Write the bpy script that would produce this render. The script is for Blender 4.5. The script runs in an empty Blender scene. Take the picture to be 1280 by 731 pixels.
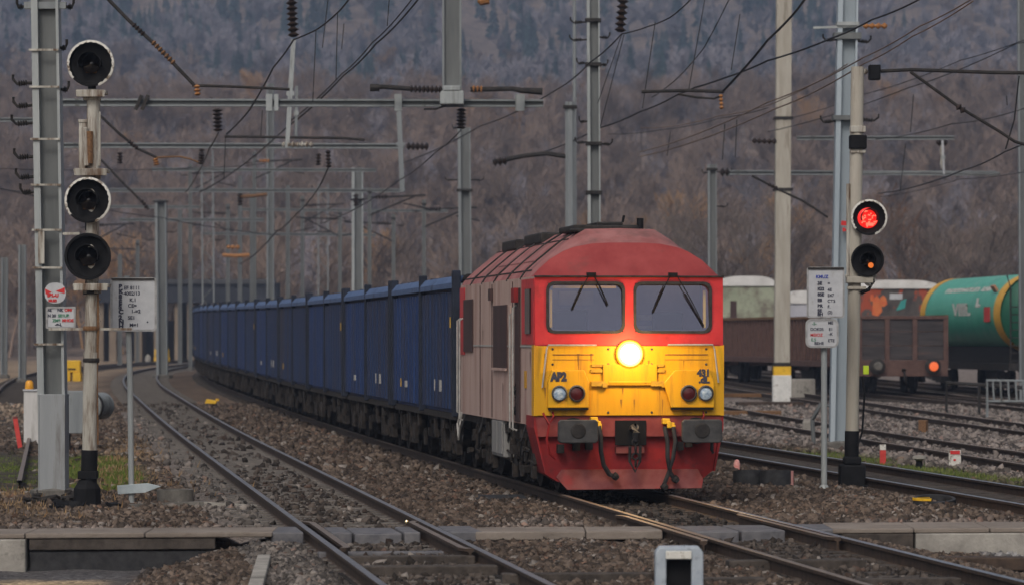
import bpy, math, random
import numpy as np
from mathutils import Vector, Matrix
random.seed(7); RNG = np.random.default_rng(11)
SC = bpy.context.scene
COL = SC.collection
F, CAMZ, HOR, CX = 4800.0, 2.2, 424.0, 640.0      # focal length in photo pixels, eye height, horizon row, centre column
R = math.radians
def sstep(a, b, x):
    t = np.clip((x - a) / (b - a), 0, 1); return t * t * (3 - 2 * t)
def rise(Y):                                        # the yard climbs gently away from the camera
    return 0.5 * sstep(80, 210, Y)
def px(x, Y): return (x - CX) * Y / F
def pz(y, Y): return CAMZ - (y - HOR) * Y / F
def P(x, y, Y): return Vector((px(x, Y), Y, pz(y, Y)))
def depth(y, dz=-0.19):                             # distance of a ground point seen at photo row y
    Y = 60.0
    for _ in range(60): Y = 0.5 * Y + 0.5 * F * (CAMZ - float(rise(Y)) - dz) / (y - HOR)
    return Y
# ------------------------------------------------------------------ materials
MATS = {}
def mat(name, c1, c2=None, rough=0.8, metal=0.0, scale=6.0, bump=0.0, bscale=None, streak=False, spec=0.3, lo=0.35, hi=0.65, c3=None, s3=2.0, lo3=.56, hi3=.66, stretch=None):
    if name in MATS: return MATS[name]
    m = bpy.data.materials.new(name); m.use_nodes = True
    nt = m.node_tree; N = nt.nodes; L = nt.links; b = N['Principled BSDF']
    b.inputs['Roughness'].default_value = rough; b.inputs['Metallic'].default_value = metal
    b.inputs['Specular IOR Level'].default_value = spec
    tc = N.new('ShaderNodeTexCoord'); src = tc.outputs['Object']
    if streak or stretch:
        mp = N.new('ShaderNodeMapping'); mp.inputs['Scale'].default_value = stretch or (1, 1, 0.12)
        L.new(src, mp.inputs[0]); src = mp.outputs[0]
    if c2 is None: b.inputs['Base Color'].default_value = (*c1, 1)
    else:
        n = N.new('ShaderNodeTexNoise'); n.inputs['Scale'].default_value = scale; n.inputs['Detail'].default_value = 7; n.inputs['Roughness'].default_value = 0.65
        L.new(src, n.inputs['Vector'])
        r = N.new('ShaderNodeValToRGB'); r.color_ramp.elements[0].position = lo; r.color_ramp.elements[1].position = hi
        r.color_ramp.elements[0].color = (*c1, 1); r.color_ramp.elements[1].color = (*c2, 1)
        L.new(n.outputs['Fac'], r.inputs[0]); out = r.outputs[0]
        if c3 is not None:
            n3 = N.new('ShaderNodeTexNoise'); n3.inputs['Scale'].default_value = s3; n3.inputs['Detail'].default_value = 9; n3.inputs['Roughness'].default_value = .7
            L.new(src, n3.inputs['Vector'])
            mr = N.new('ShaderNodeMapRange'); mr.inputs[1].default_value = lo3; mr.inputs[2].default_value = hi3
            L.new(n3.outputs['Fac'], mr.inputs[0])
            mx = N.new('ShaderNodeMix'); mx.data_type = 'RGBA'; L.new(mr.outputs[0], mx.inputs['Factor'])
            L.new(out, mx.inputs['A']); mx.inputs['B'].default_value = (*c3, 1); out = mx.outputs['Result']
        L.new(out, b.inputs['Base Color'])
    if bump:
        n2 = N.new('ShaderNodeTexNoise'); n2.inputs['Scale'].default_value = bscale or scale * 4; n2.inputs['Detail'].default_value = 5
        L.new(tc.outputs['Object'], n2.inputs['Vector'])
        bp = N.new('ShaderNodeBump'); bp.inputs['Strength'].default_value = bump; bp.inputs['Distance'].default_value = 0.02
        L.new(n2.outputs['Fac'], bp.inputs['Height']); L.new(bp.outputs[0], b.inputs['Normal'])
    MATS[name] = m; return m
def emis(name, col, strength, base=(0.02, 0.02, 0.02)):
    m = bpy.data.materials.new(name); m.use_nodes = True; b = m.node_tree.nodes['Principled BSDF']
    b.inputs['Base Color'].default_value = (*base, 1)
    b.inputs['Emission Color'].default_value = (*col, 1); b.inputs['Emission Strength'].default_value = strength
    MATS[name] = m; return m
def attr_mat(name, rough=0.95, vor=0.0, bump=0.0, vary=0.45):
    m = bpy.data.materials.new(name); m.use_nodes = True
    nt = m.node_tree; N = nt.nodes; L = nt.links; b = N['Principled BSDF']
    b.inputs['Roughness'].default_value = rough; b.inputs['Specular IOR Level'].default_value = 0.2
    a = N.new('ShaderNodeVertexColor'); a.layer_name = 'Col'; out = a.outputs[0]
    if vor:
        tc = N.new('ShaderNodeTexCoord')
        v = N.new('ShaderNodeTexVoronoi'); v.inputs['Scale'].default_value = vor; L.new(tc.outputs['Object'], v.inputs['Vector'])
        sep = N.new('ShaderNodeSeparateColor'); L.new(v.outputs['Color'], sep.inputs[0])
        mr = N.new('ShaderNodeMapRange'); mr.inputs[3].default_value = 1 - vary; mr.inputs[4].default_value = 1 + vary; L.new(sep.outputs[0], mr.inputs[0])
        n = N.new('ShaderNodeTexNoise'); n.inputs['Scale'].default_value = 1.3; n.inputs['Detail'].default_value = 8; n.inputs['Roughness'].default_value = .7
        L.new(tc.outputs['Object'], n.inputs['Vector'])
        mr2 = N.new('ShaderNodeMapRange'); mr2.inputs[1].default_value = .3; mr2.inputs[2].default_value = .7; mr2.inputs[3].default_value = .6; mr2.inputs[4].default_value = 1.35; L.new(n.outputs['Fac'], mr2.inputs[0])
        mu = N.new('ShaderNodeMath'); mu.operation = 'MULTIPLY'; L.new(mr.outputs[0], mu.inputs[0]); L.new(mr2.outputs[0], mu.inputs[1])
        hs = N.new('ShaderNodeVectorMath'); hs.operation = 'SCALE'; L.new(out, hs.inputs[0]); L.new(mu.outputs[0], hs.inputs['Scale']); out = hs.outputs[0]
        if bump:
            bp = N.new('ShaderNodeBump'); bp.inputs['Strength'].default_value = bump; bp.inputs['Distance'].default_value = 0.03; bp.invert = True
            L.new(v.outputs['Distance'], bp.inputs['Height']); L.new(bp.outputs[0], b.inputs['Normal'])
    L.new(out, b.inputs['Base Color']); MATS[name] = m; return m
# ------------------------------------------------------------------ mesh builder
class MB:
    def __init__(s): s.v = []; s.f = []; s.m = []; s.mi = 0
    def add(s, vs, fs):
        o = len(s.v); s.v += [tuple(v) for v in vs]
        for f in fs: s.f.append(tuple(i + o for i in f)); s.m.append(s.mi)
        return s
    def box(s, c, d, rz=0.0, rx=0.0, ry=0.0):
        M = Matrix.Rotation(rz, 3, 'Z') @ Matrix.Rotation(ry, 3, 'Y') @ Matrix.Rotation(rx, 3, 'X')
        vs = [Vector(c) + M @ Vector((x * d[0] / 2, y * d[1] / 2, z * d[2] / 2)) for x in (-1, 1) for y in (-1, 1) for z in (-1, 1)]
        return s.add(vs, [(0, 1, 3, 2), (4, 6, 7, 5), (0, 4, 5, 1), (2, 3, 7, 6), (0, 2, 6, 4), (1, 5, 7, 3)])
    def bb(s, x0, x1, y0, y1, z0, z1): return s.box(((x0 + x1) / 2, (y0 + y1) / 2, (z0 + z1) / 2), (abs(x1 - x0), abs(y1 - y0), abs(z1 - z0)))
    def beam(s, p, q, w, h):
        p, q = Vector(p), Vector(q); t = (q - p).normalized()
        up = Vector((0, 0, 1)) if abs(t.z) < .9 else Vector((0, 1, 0))
        a = t.cross(up).normalized(); b = a.cross(t)
        vs = [e + a * (i * w / 2) + b * (j * h / 2) for e in (p, q) for i, j in ((-1, -1), (1, -1), (1, 1), (-1, 1))]
        return s.add(vs, [(3, 2, 1, 0), (4, 5, 6, 7)] + [(i, (i + 1) % 4, 4 + (i + 1) % 4, 4 + i) for i in range(4)])
    def tube(s, pts, r, n=6, cap=True):
        pts = [Vector(p) for p in pts]; o = len(s.v); k = len(pts); vs = []
        rs = r if isinstance(r, (list, tuple)) else [r] * k
        for i, p in enumerate(pts):
            t = (pts[min(i + 1, k - 1)] - pts[max(i - 1, 0)]).normalized()
            up = Vector((0, 0, 1)) if abs(t.z) < .95 else Vector((0, 1, 0))
            a = t.cross(up).normalized(); b = a.cross(t)
            for j in range(n):
                w = 2 * math.pi * (j + .5) / n; vs.append(p + a * (rs[i] * math.cos(w)) + b * (rs[i] * math.sin(w)))
        fs = [(i * n + j, i * n + (j + 1) % n, (i + 1) * n + (j + 1) % n, (i + 1) * n + j) for i in range(k - 1) for j in range(n)]
        if cap: fs += [tuple(range(n - 1, -1, -1)), tuple((k - 1) * n + j for j in range(n))]
        return s.add(vs, fs)
    def lathe(s, prof, org, axis=(0, 0, 1), n=20, close=False):          # prof: (radius, distance along axis)
        t = Vector(axis).normalized(); up = Vector((0, 0, 1)) if abs(t.z) < .9 else Vector((0, 1, 0))
        a = t.cross(up).normalized(); b = a.cross(t); vs = []; k = len(prof); org = Vector(org)
        for r, h in prof:
            for j in range(n):
                w = 2 * math.pi * j / n; vs.append(org + t * h + a * (r * math.cos(w)) + b * (r * math.sin(w)))
        kk = k if close else k - 1
        fs = [(i * n + j, i * n + (j + 1) % n, ((i + 1) % k) * n + (j + 1) % n, ((i + 1) % k) * n + j) for i in range(kk) for j in range(n)]
        return s.add(vs, fs)
    def prism(s, poly, fn, d0, d1):                  # poly 2-D, fn(a, b, d) -> point
        n = len(poly); vs = [fn(a, b, d0) for a, b in poly] + [fn(a, b, d1) for a, b in poly]
        return s.add(vs, [tuple(range(n - 1, -1, -1)), tuple(range(n, 2 * n))] + [(i, (i + 1) % n, n + (i + 1) % n, n + i) for i in range(n)])
    def insul(s, p, q, r, n=6, sides=10):            # ribbed insulator between two points
        p, q = Vector(p), Vector(q); L = (q - p).length; pr = [(0.001, 0)]
        for i in range(n):
            a, b = L * (i + .05) / n, L * (i + .95) / n; m = (a + b) / 2
            pr += [(r * .42, a), (r, m), (r * .95, m + .1 * (b - a)), (r * .42, b)]
        pr.append((0.001, L)); return s.lathe(pr, p, q - p, sides)
    def build(s, name, m, parent=None, smooth=False, bevel=0.0, kind=None):
        me = bpy.data.meshes.new(name); me.from_pydata(s.v, [], s.f)
        for mm in (m if isinstance(m, (list, tuple)) else [m]): me.materials.append(mm)
        if any(s.m): me.polygons.foreach_set('material_index', s.m)
        if smooth: me.polygons.foreach_set('use_smooth', [True] * len(s.f))
        me.update()
        o = bpy.data.objects.new(name, me); COL.objects.link(o)
        if parent is not None: o.parent = parent
        if bevel:
            bm = o.modifiers.new('bevel', 'BEVEL'); bm.width = bevel; bm.segments = 2; bm.limit_method = 'ANGLE'
        if smooth:
            try: me.set_sharp_from_angle(angle=R(40))
            except Exception: pass
        if kind: o['kind'] = kind
        return o
def tag(o, label, cat, group=None):
    o['label'] = label; o['category'] = cat
    if group: o['group'] = group
    return o
def thing(name, label, cat, loc=(0, 0, 0), rz=0.0, group=None):
    o = bpy.data.objects.new(name, None); COL.objects.link(o); o.location = loc; o.rotation_euler = (0, 0, rz); o.empty_display_size = .2
    return tag(o, label, cat, group)
def kids(o): return [c for c in bpy.data.objects if c.parent == o]
def copy_tree(o, parent=None, tops=None):
    c = o.copy(); COL.objects.link(c)
    if parent is not None: c.parent = parent
    for ch in kids(o): copy_tree(ch, c)
    return c
def arrays(name, V, Tq, m, parent=None, cols=None, mi=None, kind=None, k=3):   # numpy mesh; Tq (n,k)
    me = bpy.data.meshes.new(name); n = len(Tq)
    me.vertices.add(len(V)); me.vertices.foreach_set('co', np.asarray(V, np.float32).ravel())
    me.loops.add(n * k); me.loops.foreach_set('vertex_index', np.asarray(Tq, np.int32).ravel())
    me.polygons.add(n); me.polygons.foreach_set('loop_start', np.arange(0, n * k, k, dtype=np.int32)); me.polygons.foreach_set('loop_total', np.full(n, k, np.int32))
    for mm in (m if isinstance(m, (list, tuple)) else [m]): me.materials.append(mm)
    if mi is not None: me.polygons.foreach_set('material_index', np.asarray(mi, np.int32))
    me.update(calc_edges=True)
    if cols is not None:
        at = me.color_attributes.new('Col', 'FLOAT_COLOR', 'POINT'); c4 = np.ones((len(V), 4), np.float32); c4[:, :3] = cols; at.data.foreach_set('color', c4.ravel())
    o = bpy.data.objects.new(name, me); COL.objects.link(o)
    if parent is not None: o.parent = parent
    if kind: o['kind'] = kind
    return o
def text(name, s, size, m, parent, loc, rot=(R(90), 0, 0), align='LEFT', bold=0.0, xs=1.0):
    cu = bpy.data.curves.new(name, 'FONT'); cu.body = s; cu.size = size; cu.align_x = align; cu.extrude = 0.002; cu.offset = bold
    t = bpy.data.objects.new(name, cu); COL.objects.link(t); bpy.context.view_layer.update()
    me = bpy.data.meshes.new_from_object(t.evaluated_get(bpy.context.evaluated_depsgraph_get()))
    bpy.data.objects.remove(t); bpy.data.curves.remove(cu)
    me.materials.clear(); me.materials.append(m); me.name = name
    o = bpy.data.objects.new(name, me); COL.objects.link(o); o.parent = parent; o.location = loc; o.rotation_euler = rot; o.scale = (xs, 1, 1)
    return o
def rrect(w, h, r, n=4):
    pts = []
    for cx, cy, a0 in ((w / 2 - r, h / 2 - r, 0), (-w / 2 + r, h / 2 - r, 90), (-w / 2 + r, -h / 2 + r, 180), (w / 2 - r, -h / 2 + r, 270)):
        for i in range(n + 1):
            a = R(a0 + 90 * i / n); pts.append((cx + r * math.cos(a), cy + r * math.sin(a)))
    return pts
# ------------------------------------------------------------------ shared materials
M_RUST = mat('rail_rust', (.035, .025, .02), (.075, .05, .036), .75, .2, 9)
M_SHINE = mat('rail_head_steel', (.26, .27, .29), (.4, .41, .44), .35, .85, 4, stretch=(8, .2, 1))
M_MID = mat('rail_head_worn', (.17, .16, .16), (.26, .25, .255), .42, .7, 4)
M_DULL = mat('rail_head_brown', (.16, .12, .095), (.24, .19, .15), .5, .5, 4)
M_TIMBER = mat('dark_timber', (.028, .023, .02), (.075, .062, .053), .9, 0, 5, .5, 30)
M_CONC = mat('weathered_concrete', (.21, .195, .175), (.34, .32, .285), .95, 0, 3, .4, 30, c3=(.1, .095, .08), s3=1.4)
M_CONCD = mat('dark_concrete', (.075, .07, .063), (.15, .14, .125), .95, 0, 4, .4, 30)
M_RUBBER = mat('black_rubber', (.013, .013, .015), (.035, .035, .037), .75, 0, 8)
M_PANEL = mat('crossing_panel', (.075, .075, .085), (.14, .135, .14), .7, 0, 5, .3, 30)
M_GALV = mat('galvanised_steel', (.24, .26, .265), (.34, .36, .36), .65, .15, 3, streak=True, c3=(.14, .145, .14), s3=2)
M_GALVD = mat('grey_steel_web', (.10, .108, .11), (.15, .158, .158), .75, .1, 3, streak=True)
M_GREYP = mat('old_grey_paint', (.155, .17, .18), (.22, .237, .242), .65, .05, 3, streak=True, c3=(.1, .105, .1), s3=3)
M_BLUEG = mat('blue_grey_paint', (.28, .33, .37), (.37, .42, .455), .55, .05, 2, streak=True)
M_WHITEP = mat('stained_white_paint', (.27, .255, .22), (.46, .445, .4), .8, 0, 5, streak=True, c3=(.1, .062, .038), s3=6, lo3=.45, hi3=.6)
M_BEIGE = mat('beige_concrete_post', (.29, .265, .22), (.4, .375, .325), .9, 0, 4, .2, 30, streak=True, c3=(.19, .16, .125), s3=3)
M_BLACK = mat('black_paint', (.004, .004, .005), (.01, .01, .011), .75, 0, 6, spec=.15)
M_DARK = mat('dark_ironwork', (.014, .013, .013), (.04, .035, .032), .75, .2, 9)
M_INS = mat('brown_glazed_insulator', (.018, .013, .012), (.04, .027, .022), .3, 0, 9)
M_ORANGE = mat('orange_insulator', (.26, .11, .035), (.36, .17, .06), .6, 0, 9)
M_RUSTB = mat('rusty_fitting', (.1, .05, .026), (.2, .11, .05), .9, 0, 30)
M_WIRE = mat('dark_wire', (.02, .02, .022), None, .6, .3)
M_WIREB = mat('copper_wire', (.2, .14, .105), None, .6, .3)
M_YEL = mat('yellow_paint', (.62, .36, .015), (.72, .44, .03), .55, 0, 5, c3=(.2, .12, .03), s3=6, lo3=.62, hi3=.72)
M_REDP = mat('red_paint', (.42, .035, .03), (.55, .06, .05), .6, 0, 8)
M_SIGN = mat('sign_white', (.36, .37, .39), (.45, .46, .475), .65, 0, 4, c3=(.25, .235, .215), s3=5, lo3=.6, hi3=.75)
M_INK = mat('sign_ink', (.035, .037, .06), None, .7)
M_INKR = mat('sign_red', (.5, .03, .03), None, .7)
M_INKG = mat('sign_green', (.06, .2, .12), None, .7)
M_HRAIL = mat('dirty_handrail', (.26, .25, .235), (.4, .39, .37), .6, 0, 9)
M_LENS = mat('dark_lens', (.012, .01, .01), None, .12, spec=.6)
EXPOSURE = 0.3; HAZE = 0.0004
# ------------------------------------------------------------------ camera, light, air
cam = bpy.data.cameras.new('camera'); co = bpy.data.objects.new('camera', cam); COL.objects.link(co); SC.camera = co
co.location = (0, 0, CAMZ); co.rotation_euler = (R(90), 0, 0)
cam.sensor_width = 36; cam.lens = F / 1280 * 36; cam.shift_y = (HOR - 365.5) / 1280; cam.clip_start = .5; cam.clip_end = 6000
cam.dof.use_dof = True; cam.dof.focus_distance = 53; cam.dof.aperture_fstop = 3.1
SUN_EL, SUN_AZ = R(46), R(196)        # azimuth clockwise from +Y: the soft light comes from high behind the camera
W = bpy.data.worlds.new('World'); SC.world = W; W.use_nodes = True
wn = W.node_tree; bg = wn.nodes['Background']; sk = wn.nodes.new('ShaderNodeTexSky'); sk.sky_type = 'NISHITA'; sk.sun_disc = False
sk.sun_elevation = SUN_EL; sk.sun_rotation = SUN_AZ; sk.air_density = 1.0; sk.dust_density = 6.0; sk.ozone_density = 1.0
hs_ = wn.nodes.new('ShaderNodeHueSaturation'); hs_.inputs['Saturation'].default_value = .5; wn.links.new(sk.outputs[0], hs_.inputs['Color']); wn.links.new(hs_.outputs[0], bg.inputs[0]); bg.inputs[1].default_value = 0.09
sl = bpy.data.lights.new('sun', 'SUN'); so = bpy.data.objects.new('sun', sl); COL.objects.link(so)
sl.energy = 0.75; sl.angle = R(14); sl.color = (1, .93, .85)
dirv = Vector((math.sin(SUN_AZ) * math.cos(SUN_EL), math.cos(SUN_AZ) * math.cos(SUN_EL), math.sin(SUN_EL)))
so.rotation_euler = dirv.to_track_quat('Z', 'Y').to_euler(); so.location = (-20, -20, 60)
SC.view_settings.view_transform = 'Standard'; SC.view_settings.look = 'None'; SC.view_settings.exposure = EXPOSURE; SC.view_settings.gamma = 1
hz = MB().bb(-760, 760, -60, 2450, -3, 420).build('haze', None, kind='stuff')
hz.data.materials.clear()
hm = bpy.data.materials.new('air'); hm.use_nodes = True; hn = hm.node_tree
for n in list(hn.nodes):
    if n.type != 'OUTPUT_MATERIAL': hn.nodes.remove(n)
pv = hn.nodes.new('ShaderNodeVolumePrincipled'); pv.inputs['Color'].default_value = (.58, .72, 1.0, 1); pv.inputs['Density'].default_value = HAZE; pv.inputs['Anisotropy'].default_value = 0.2
hn.links.new(pv.outputs[0], [n for n in hn.nodes if n.type == 'OUTPUT_MATERIAL'][0].inputs['Volume']); hz.data.materials.append(hm)
# ------------------------------------------------------------------ tracks
def mk(X0, Y0, sl_, Y1=148.0, RAD=1150.0):
    return lambda Y: X0 + sl_ * (Y - Y0) + (np.maximum(Y - Y1, 0) ** 2) / (2 * RAD)
T1 = mk(1.867, 51.5, -.1236)          # the train's track
T2 = mk(-2.124, 48.9, -.12)           # empty track to its left
T3 = lambda Y: T2(Y) - 5.0
T4 = mk(6.87, 57.55, -.119)
T5 = mk(9.8, 68, -.075)
T6 = mk(12.9, 92.8, -.06)
T7 = mk(16.4, 119, -.06)
TW = mk(13.9, 140, -.125)             # brown wagons
TT = mk(19.25, 140, -.105)              # green tank wagon
def head(fn, Y): return math.atan2(-(float(fn(Y + .5)) - float(fn(Y - .5))), 1.0)
M_SLEEP = mat('worn_sleeper', (.075, .066, .058), (.145, .128, .112), .9, 0, 5, .5, 30)
PROF = [(-.072, -.172), (.072, -.172), (.072, -.158), (.011, -.142), (.011, -.048), (.037, -.036), (.037, -.004), (.03, 0), (-.03, 0), (-.037, -.004), (-.037, -.036), (-.011, -.048), (-.011, -.142), (-.072, -.158)]
def rail_mesh(fn, off, Ys, dz=0.0):
    b = MB(); n = len(PROF); vs = []; fs = []; ms = []
    for Y in Ys:
        a = head(fn, Y); X = float(fn(Y)) + off * math.cos(a); YY = Y + off * math.sin(a); z = float(rise(Y)) + dz
        for u, w in PROF: vs.append((X + u * math.cos(a), YY + u * math.sin(a), z + w))
    for i in range(len(Ys) - 1):
        for j in range(n):
            fs.append((i * n + j, i * n + (j + 1) % n, (i + 1) * n + (j + 1) % n, (i + 1) * n + j)); ms.append(1 if j in (6, 7, 8) else 0)
    b.add(vs, fs); b.m = ms
    return b
def track(fn, label, Y0, Y1, near, headm, group='railway tracks through the yard', clips=0, headr=None):
    t = thing('railway_track', label, 'railway track', (float(fn(Y0)), Y0, float(rise(Y0))), 0, group)
    inv = Vector(t.location)
    Ys = list(np.concatenate([np.arange(Y0, min(Y1, 90), 4), np.arange(min(Y1, 90), Y1 + .1, 5)]))
    def place(o): o.location = -inv; return o
    for off in (-.753, .753): place(rail_mesh(fn, off, Ys).build('rail', [M_RUST, headr if headr and off > 0 else headm], t))
    Y = Y0 + .3; k = 0; rest = MB()
    while Y < Y1:
        a = head(fn, Y); c = (float(fn(Y)), Y, float(rise(Y)) - .216)
        L = 2.6 + .05 * math.sin(k * 7.3); j = .02 * math.sin(k * 3.1)
        if k < near: place(MB().box((c[0] + j, c[1], c[2]), (L, .26, .14), a).build('sleeper', M_SLEEP if fn is T2 else M_TIMBER, t, bevel=.01))
        else: rest.box((c[0] + j, c[1], c[2]), (L, .26, .14), a)
        Y += .62; k += 1
    if rest.v: place(rest.build('sleeper_row', M_SLEEP if fn is T2 else M_TIMBER, t, kind='stuff'))
    if clips:
        b = MB()
        for q in range(clips):
            Yc = Y0 + .3 + q * .155
            a = head(fn, Yc)
            for off in (-.753, .753):
                for s in (-1, 1):
                    o2 = off + s * .085; b.box((float(fn(Yc)) + o2 * math.cos(a), Yc + o2 * math.sin(a), -.158), (.05, .06, .05), a)
        place(b.build('fastening_row', M_DARK, t, kind='stuff'))
    return t
track(T2, 'empty track with shiny rails in the left foreground, left of the train', 26, 290, 100, M_MID, clips=80)
track(T1, 'track carrying the red and yellow locomotive', 26, 330, 60, M_DULL, clips=80, headr=M_SHINE)
track(T3, 'leftmost track, behind the white trackside cabinet', 60, 330, 0, M_DULL)
track(T4, 'dark track just behind the signal with the lit red lamp', 40, 200, 60, M_SHINE)
track(T5, 'track behind the grassy strip on the right', 55, 200, 0, M_DULL)
track(T6, 'wide brown track in front of the grey metal barrier', 70, 220, 0, M_DULL)
track(T7, 'track in front of the brown open wagon end', 85, 240, 0, M_DULL)
track(TW, 'track under the brown open wagons', 132, 250, 0, M_DULL)
track(TT, 'track under the green tank wagon', 110, 250, 0, M_DULL)
# check rails beside the running rails at the crossing
def check_rail(fn, off, Ya, Yb, label):
    Ys = [Ya, Ya + .25, Yb - .25, Yb]
    b = MB(); n = len(PROF); vs = []; fs = []; ms = []
    for i, Y in enumerate(Ys):
        a = head(fn, Y); o = off + (math.copysign(-.06, off) if i in (0, 3) else 0)
        for u, w in PROF: vs.append((float(fn(Y)) + (o + u) * math.cos(a), Y + (o + u) * math.sin(a), w + .006))
    for i in range(3):
        for j in range(n): fs.append((i * n + j, i * n + (j + 1) % n, (i + 1) * n + (j + 1) % n, (i + 1) * n + j)); ms.append(1 if j in (6, 7, 8) else 0)
    fs += [tuple(range(n)), tuple(range(4 * n - 1, 3 * n - 1, -1))]; ms += [0, 0]
    b.add(vs, fs); b.m = ms
    tag(b.build('check_rail', [M_RUST, M_DULL]), label, 'check rail', 'check rails at the foot crossing')
check_rail(T2, -.60, 40.6, 46.5, 'short check rail inside the left rail of the empty left track')
check_rail(T2, .60, 40.3, 46.5, 'short check rail inside the right rail of the empty left track')
check_rail(T1, -.9, 42.0, 48.2, 'short check rail outside the left rail in front of the locomotive')
check_rail(T1, .60, 42.6, 48.5, 'short check rail inside the right rail in front of the locomotive')
# ------------------------------------------------------------------ ground
def Yw(X): return 44.4 + .12 * X          # front edge of the foot crossing
def vnoise(X, Y, sc, seed=0):
    x = X / sc + seed * 17.3; y = Y / sc + seed * 9.1
    x0 = np.floor(x); y0 = np.floor(y); fx = x - x0; fy = y - y0; fx = fx * fx * (3 - 2 * fx); fy = fy * fy * (3 - 2 * fy)
    h = lambda a, b: np.modf(np.abs(np.sin(a * 127.1 + b * 311.7) * 43758.5453))[0]
    return (h(x0, y0) * (1 - fx) + h(x0 + 1, y0) * fx) * (1 - fy) + (h(x0, y0 + 1) * (1 - fx) + h(x0 + 1, y0 + 1) * fx) * fy
def fbm(X, Y, sc, seed=0): return (vnoise(X, Y, sc, seed) * .5 + vnoise(X, Y, sc / 2.1, seed + 1) * .3 + vnoise(X, Y, sc / 4.3, seed + 2) * .2)
def ground_z(X, Y):
    z = rise(Y) - .19 + (fbm(X, Y, 1.1) - .5) * .1
    near = 1 - sstep(100, 130, Y)
    for fn in (T1, T2, T4): z = np.where((np.abs(X - fn(Y)) < 1.45) & (Y < 330), rise(Y) - .163 + (fbm(X, Y, .5, 3) - .5) * .035, z)
    z = z + near * .05 * np.exp(-((X - (T1(Y) + T2(Y)) / 2) / .6) ** 2)
    # dirt path behind the concrete strip lies nearly level with it
    path = sstep(.8, 1.1, Y - Yw(X)) * (1 - sstep(3.0, 3.9, Y - Yw(X)))
    off = np.minimum(np.minimum(np.abs(X - T1(Y)), np.abs(X - T2(Y))), np.abs(X - T4(Y)))
    z = z + path * sstep(1.5, 1.8, off) * .12 * (near)
    front = 1 - sstep(.2, .5, Y - Yw(X))
    dl = front * (1 - sstep(-4.15, -2.95 , X + (42 - Y) * .02))
    z = z - dl * .24
    dr = front * sstep(0, .9, X - T1(Y) - 1.35)
    return z - dr * .15
def ground_col(X, Y):
    n = fbm(X, Y, 2.3, 5); n2 = fbm(X, Y, .6, 8); n3 = fbm(X, Y, 9, 12)
    A = lambda *c: np.array(c)[None, :]
    c = A(.07, .047, .033) * (1 - n[:, None]) + A(.145, .104, .076) * n[:, None]
    def mix(c, t, k): k = np.clip(k, 0, 1)[:, None]; return c * (1 - k) + t * k
    c = mix(c, A(.21, .175, .155), sstep(1.9, 3.2, X - T4(Y)) * .8)          # pale gravel on the right
    c = mix(c, A(.30, .22, .145), sstep(95, 125, Y) * (1 - sstep(-3, -1.6, X - T2(Y))) * (.35 + .8 * n3))   # sandy far left
    c = mix(c, A(.058, .047, .04), ((np.abs(X - T2(Y)) < .72) | (np.abs(X - T1(Y)) < .72)) * .75)
    c = mix(c, A(.035, .032, .032), (np.abs(X - T4(Y)) < .95) * .8)
    c = mix(c, A(.15, .13, .115), (np.abs(X - T2(Y) + 1.25) < .42) * (Y < 120) * .8)
    path = sstep(.2, .6, Y - Yw(X)) * (1 - sstep(2.6, 3.6, Y - Yw(X) + n2)); off = np.minimum(np.abs(X - T1(Y)), np.abs(X - T2(Y)))
    c = mix(c, A(.2, .155, .128), path * sstep(1.3, 1.8, off) * .85)
    front = 1 - sstep(.2, .4, Y - Yw(X))
    c = mix(c, A(.08, .075, .076), front * (1 - sstep(-4.3, -3.9, X + (n2 - .5) * .6)))
    c = mix(c, A(.36, .27, .17), front * (1 - sstep(41.6, 42.6, Y + X * .05 + n2)) * (1 - sstep(-4.6, -4.2, X)))
    c = mix(c, A(.2, .19, .185), front * sstep(.9, 1.3, X - T1(Y) - 1.6 + (n2 - .5) * .8))
    c = mix(c, A(.085, .10, .025), grass_mask(X, Y) * .8)
    c = mix(c, A(.19, .125, .07), dry_mask(X, Y) * .7)
    for f_ in (T1, T2): c = mix(c, A(.03, .025, .022), np.exp(-((np.abs(np.abs(X - f_(Y)) - .86)) / .16) ** 2) * .75)  # oil-dark bands along the rails, standing in for contact shade
    c = mix(c, A(.02, .018, .016), (np.abs(X - T1(Y)) < .9) * (Y > 46.5) * (Y < 57) * .6)     # oil between the rails
    return c
def grass_mask(X, Y):
    n = fbm(X, Y, 1.3, 21)
    a = 1.6 * sstep(-11.5, -10, X) * (1 - sstep(-2.7, -1.9, X - T2(Y))) * sstep(59, 61, Y) * (1 - sstep(75, 80, Y))
    b = sstep(1.15, 1.6, X - T4(Y)) * (1 - sstep(2.2, 3.0, X - T4(Y))) * sstep(52, 56, Y) * (1 - sstep(76, 84, Y))
    return np.clip((a + b) * sstep(.18, .42, n) * 1.3, 0, 1)
def dry_mask(X, Y):
    n = fbm(X, Y, .9, 27)
    a = (1 - sstep(-3.5, -2.6, X - T2(Y))) * sstep(49, 51, Y) * (1 - sstep(58, 62, Y)) + np.exp(-((X - T2(Y) + 2.4) / .7) ** 2) * sstep(55, 60, Y) * (1 - sstep(85, 95, Y))
    return np.clip(a * sstep(.42, .6, n), 0, 1)
gx = np.unique(np.concatenate([np.linspace(-700, -60, 22), np.linspace(-60, -13, 32), np.arange(-13, 14, .14), np.linspace(14, 60, 34), np.linspace(60, 700, 22)]))
gy = np.unique(np.concatenate([np.linspace(-50, 30, 9), np.arange(30, 64, .14), np.arange(64, 110, .4), np.arange(110, 240, 1.5), np.linspace(240, 420, 30)]))
GX, GY = np.meshgrid(gx, gy); Xf, Yf = GX.ravel(), GY.ravel()
V = np.stack([Xf, Yf, ground_z(Xf, Yf)], 1); nx = len(gx)
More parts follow.
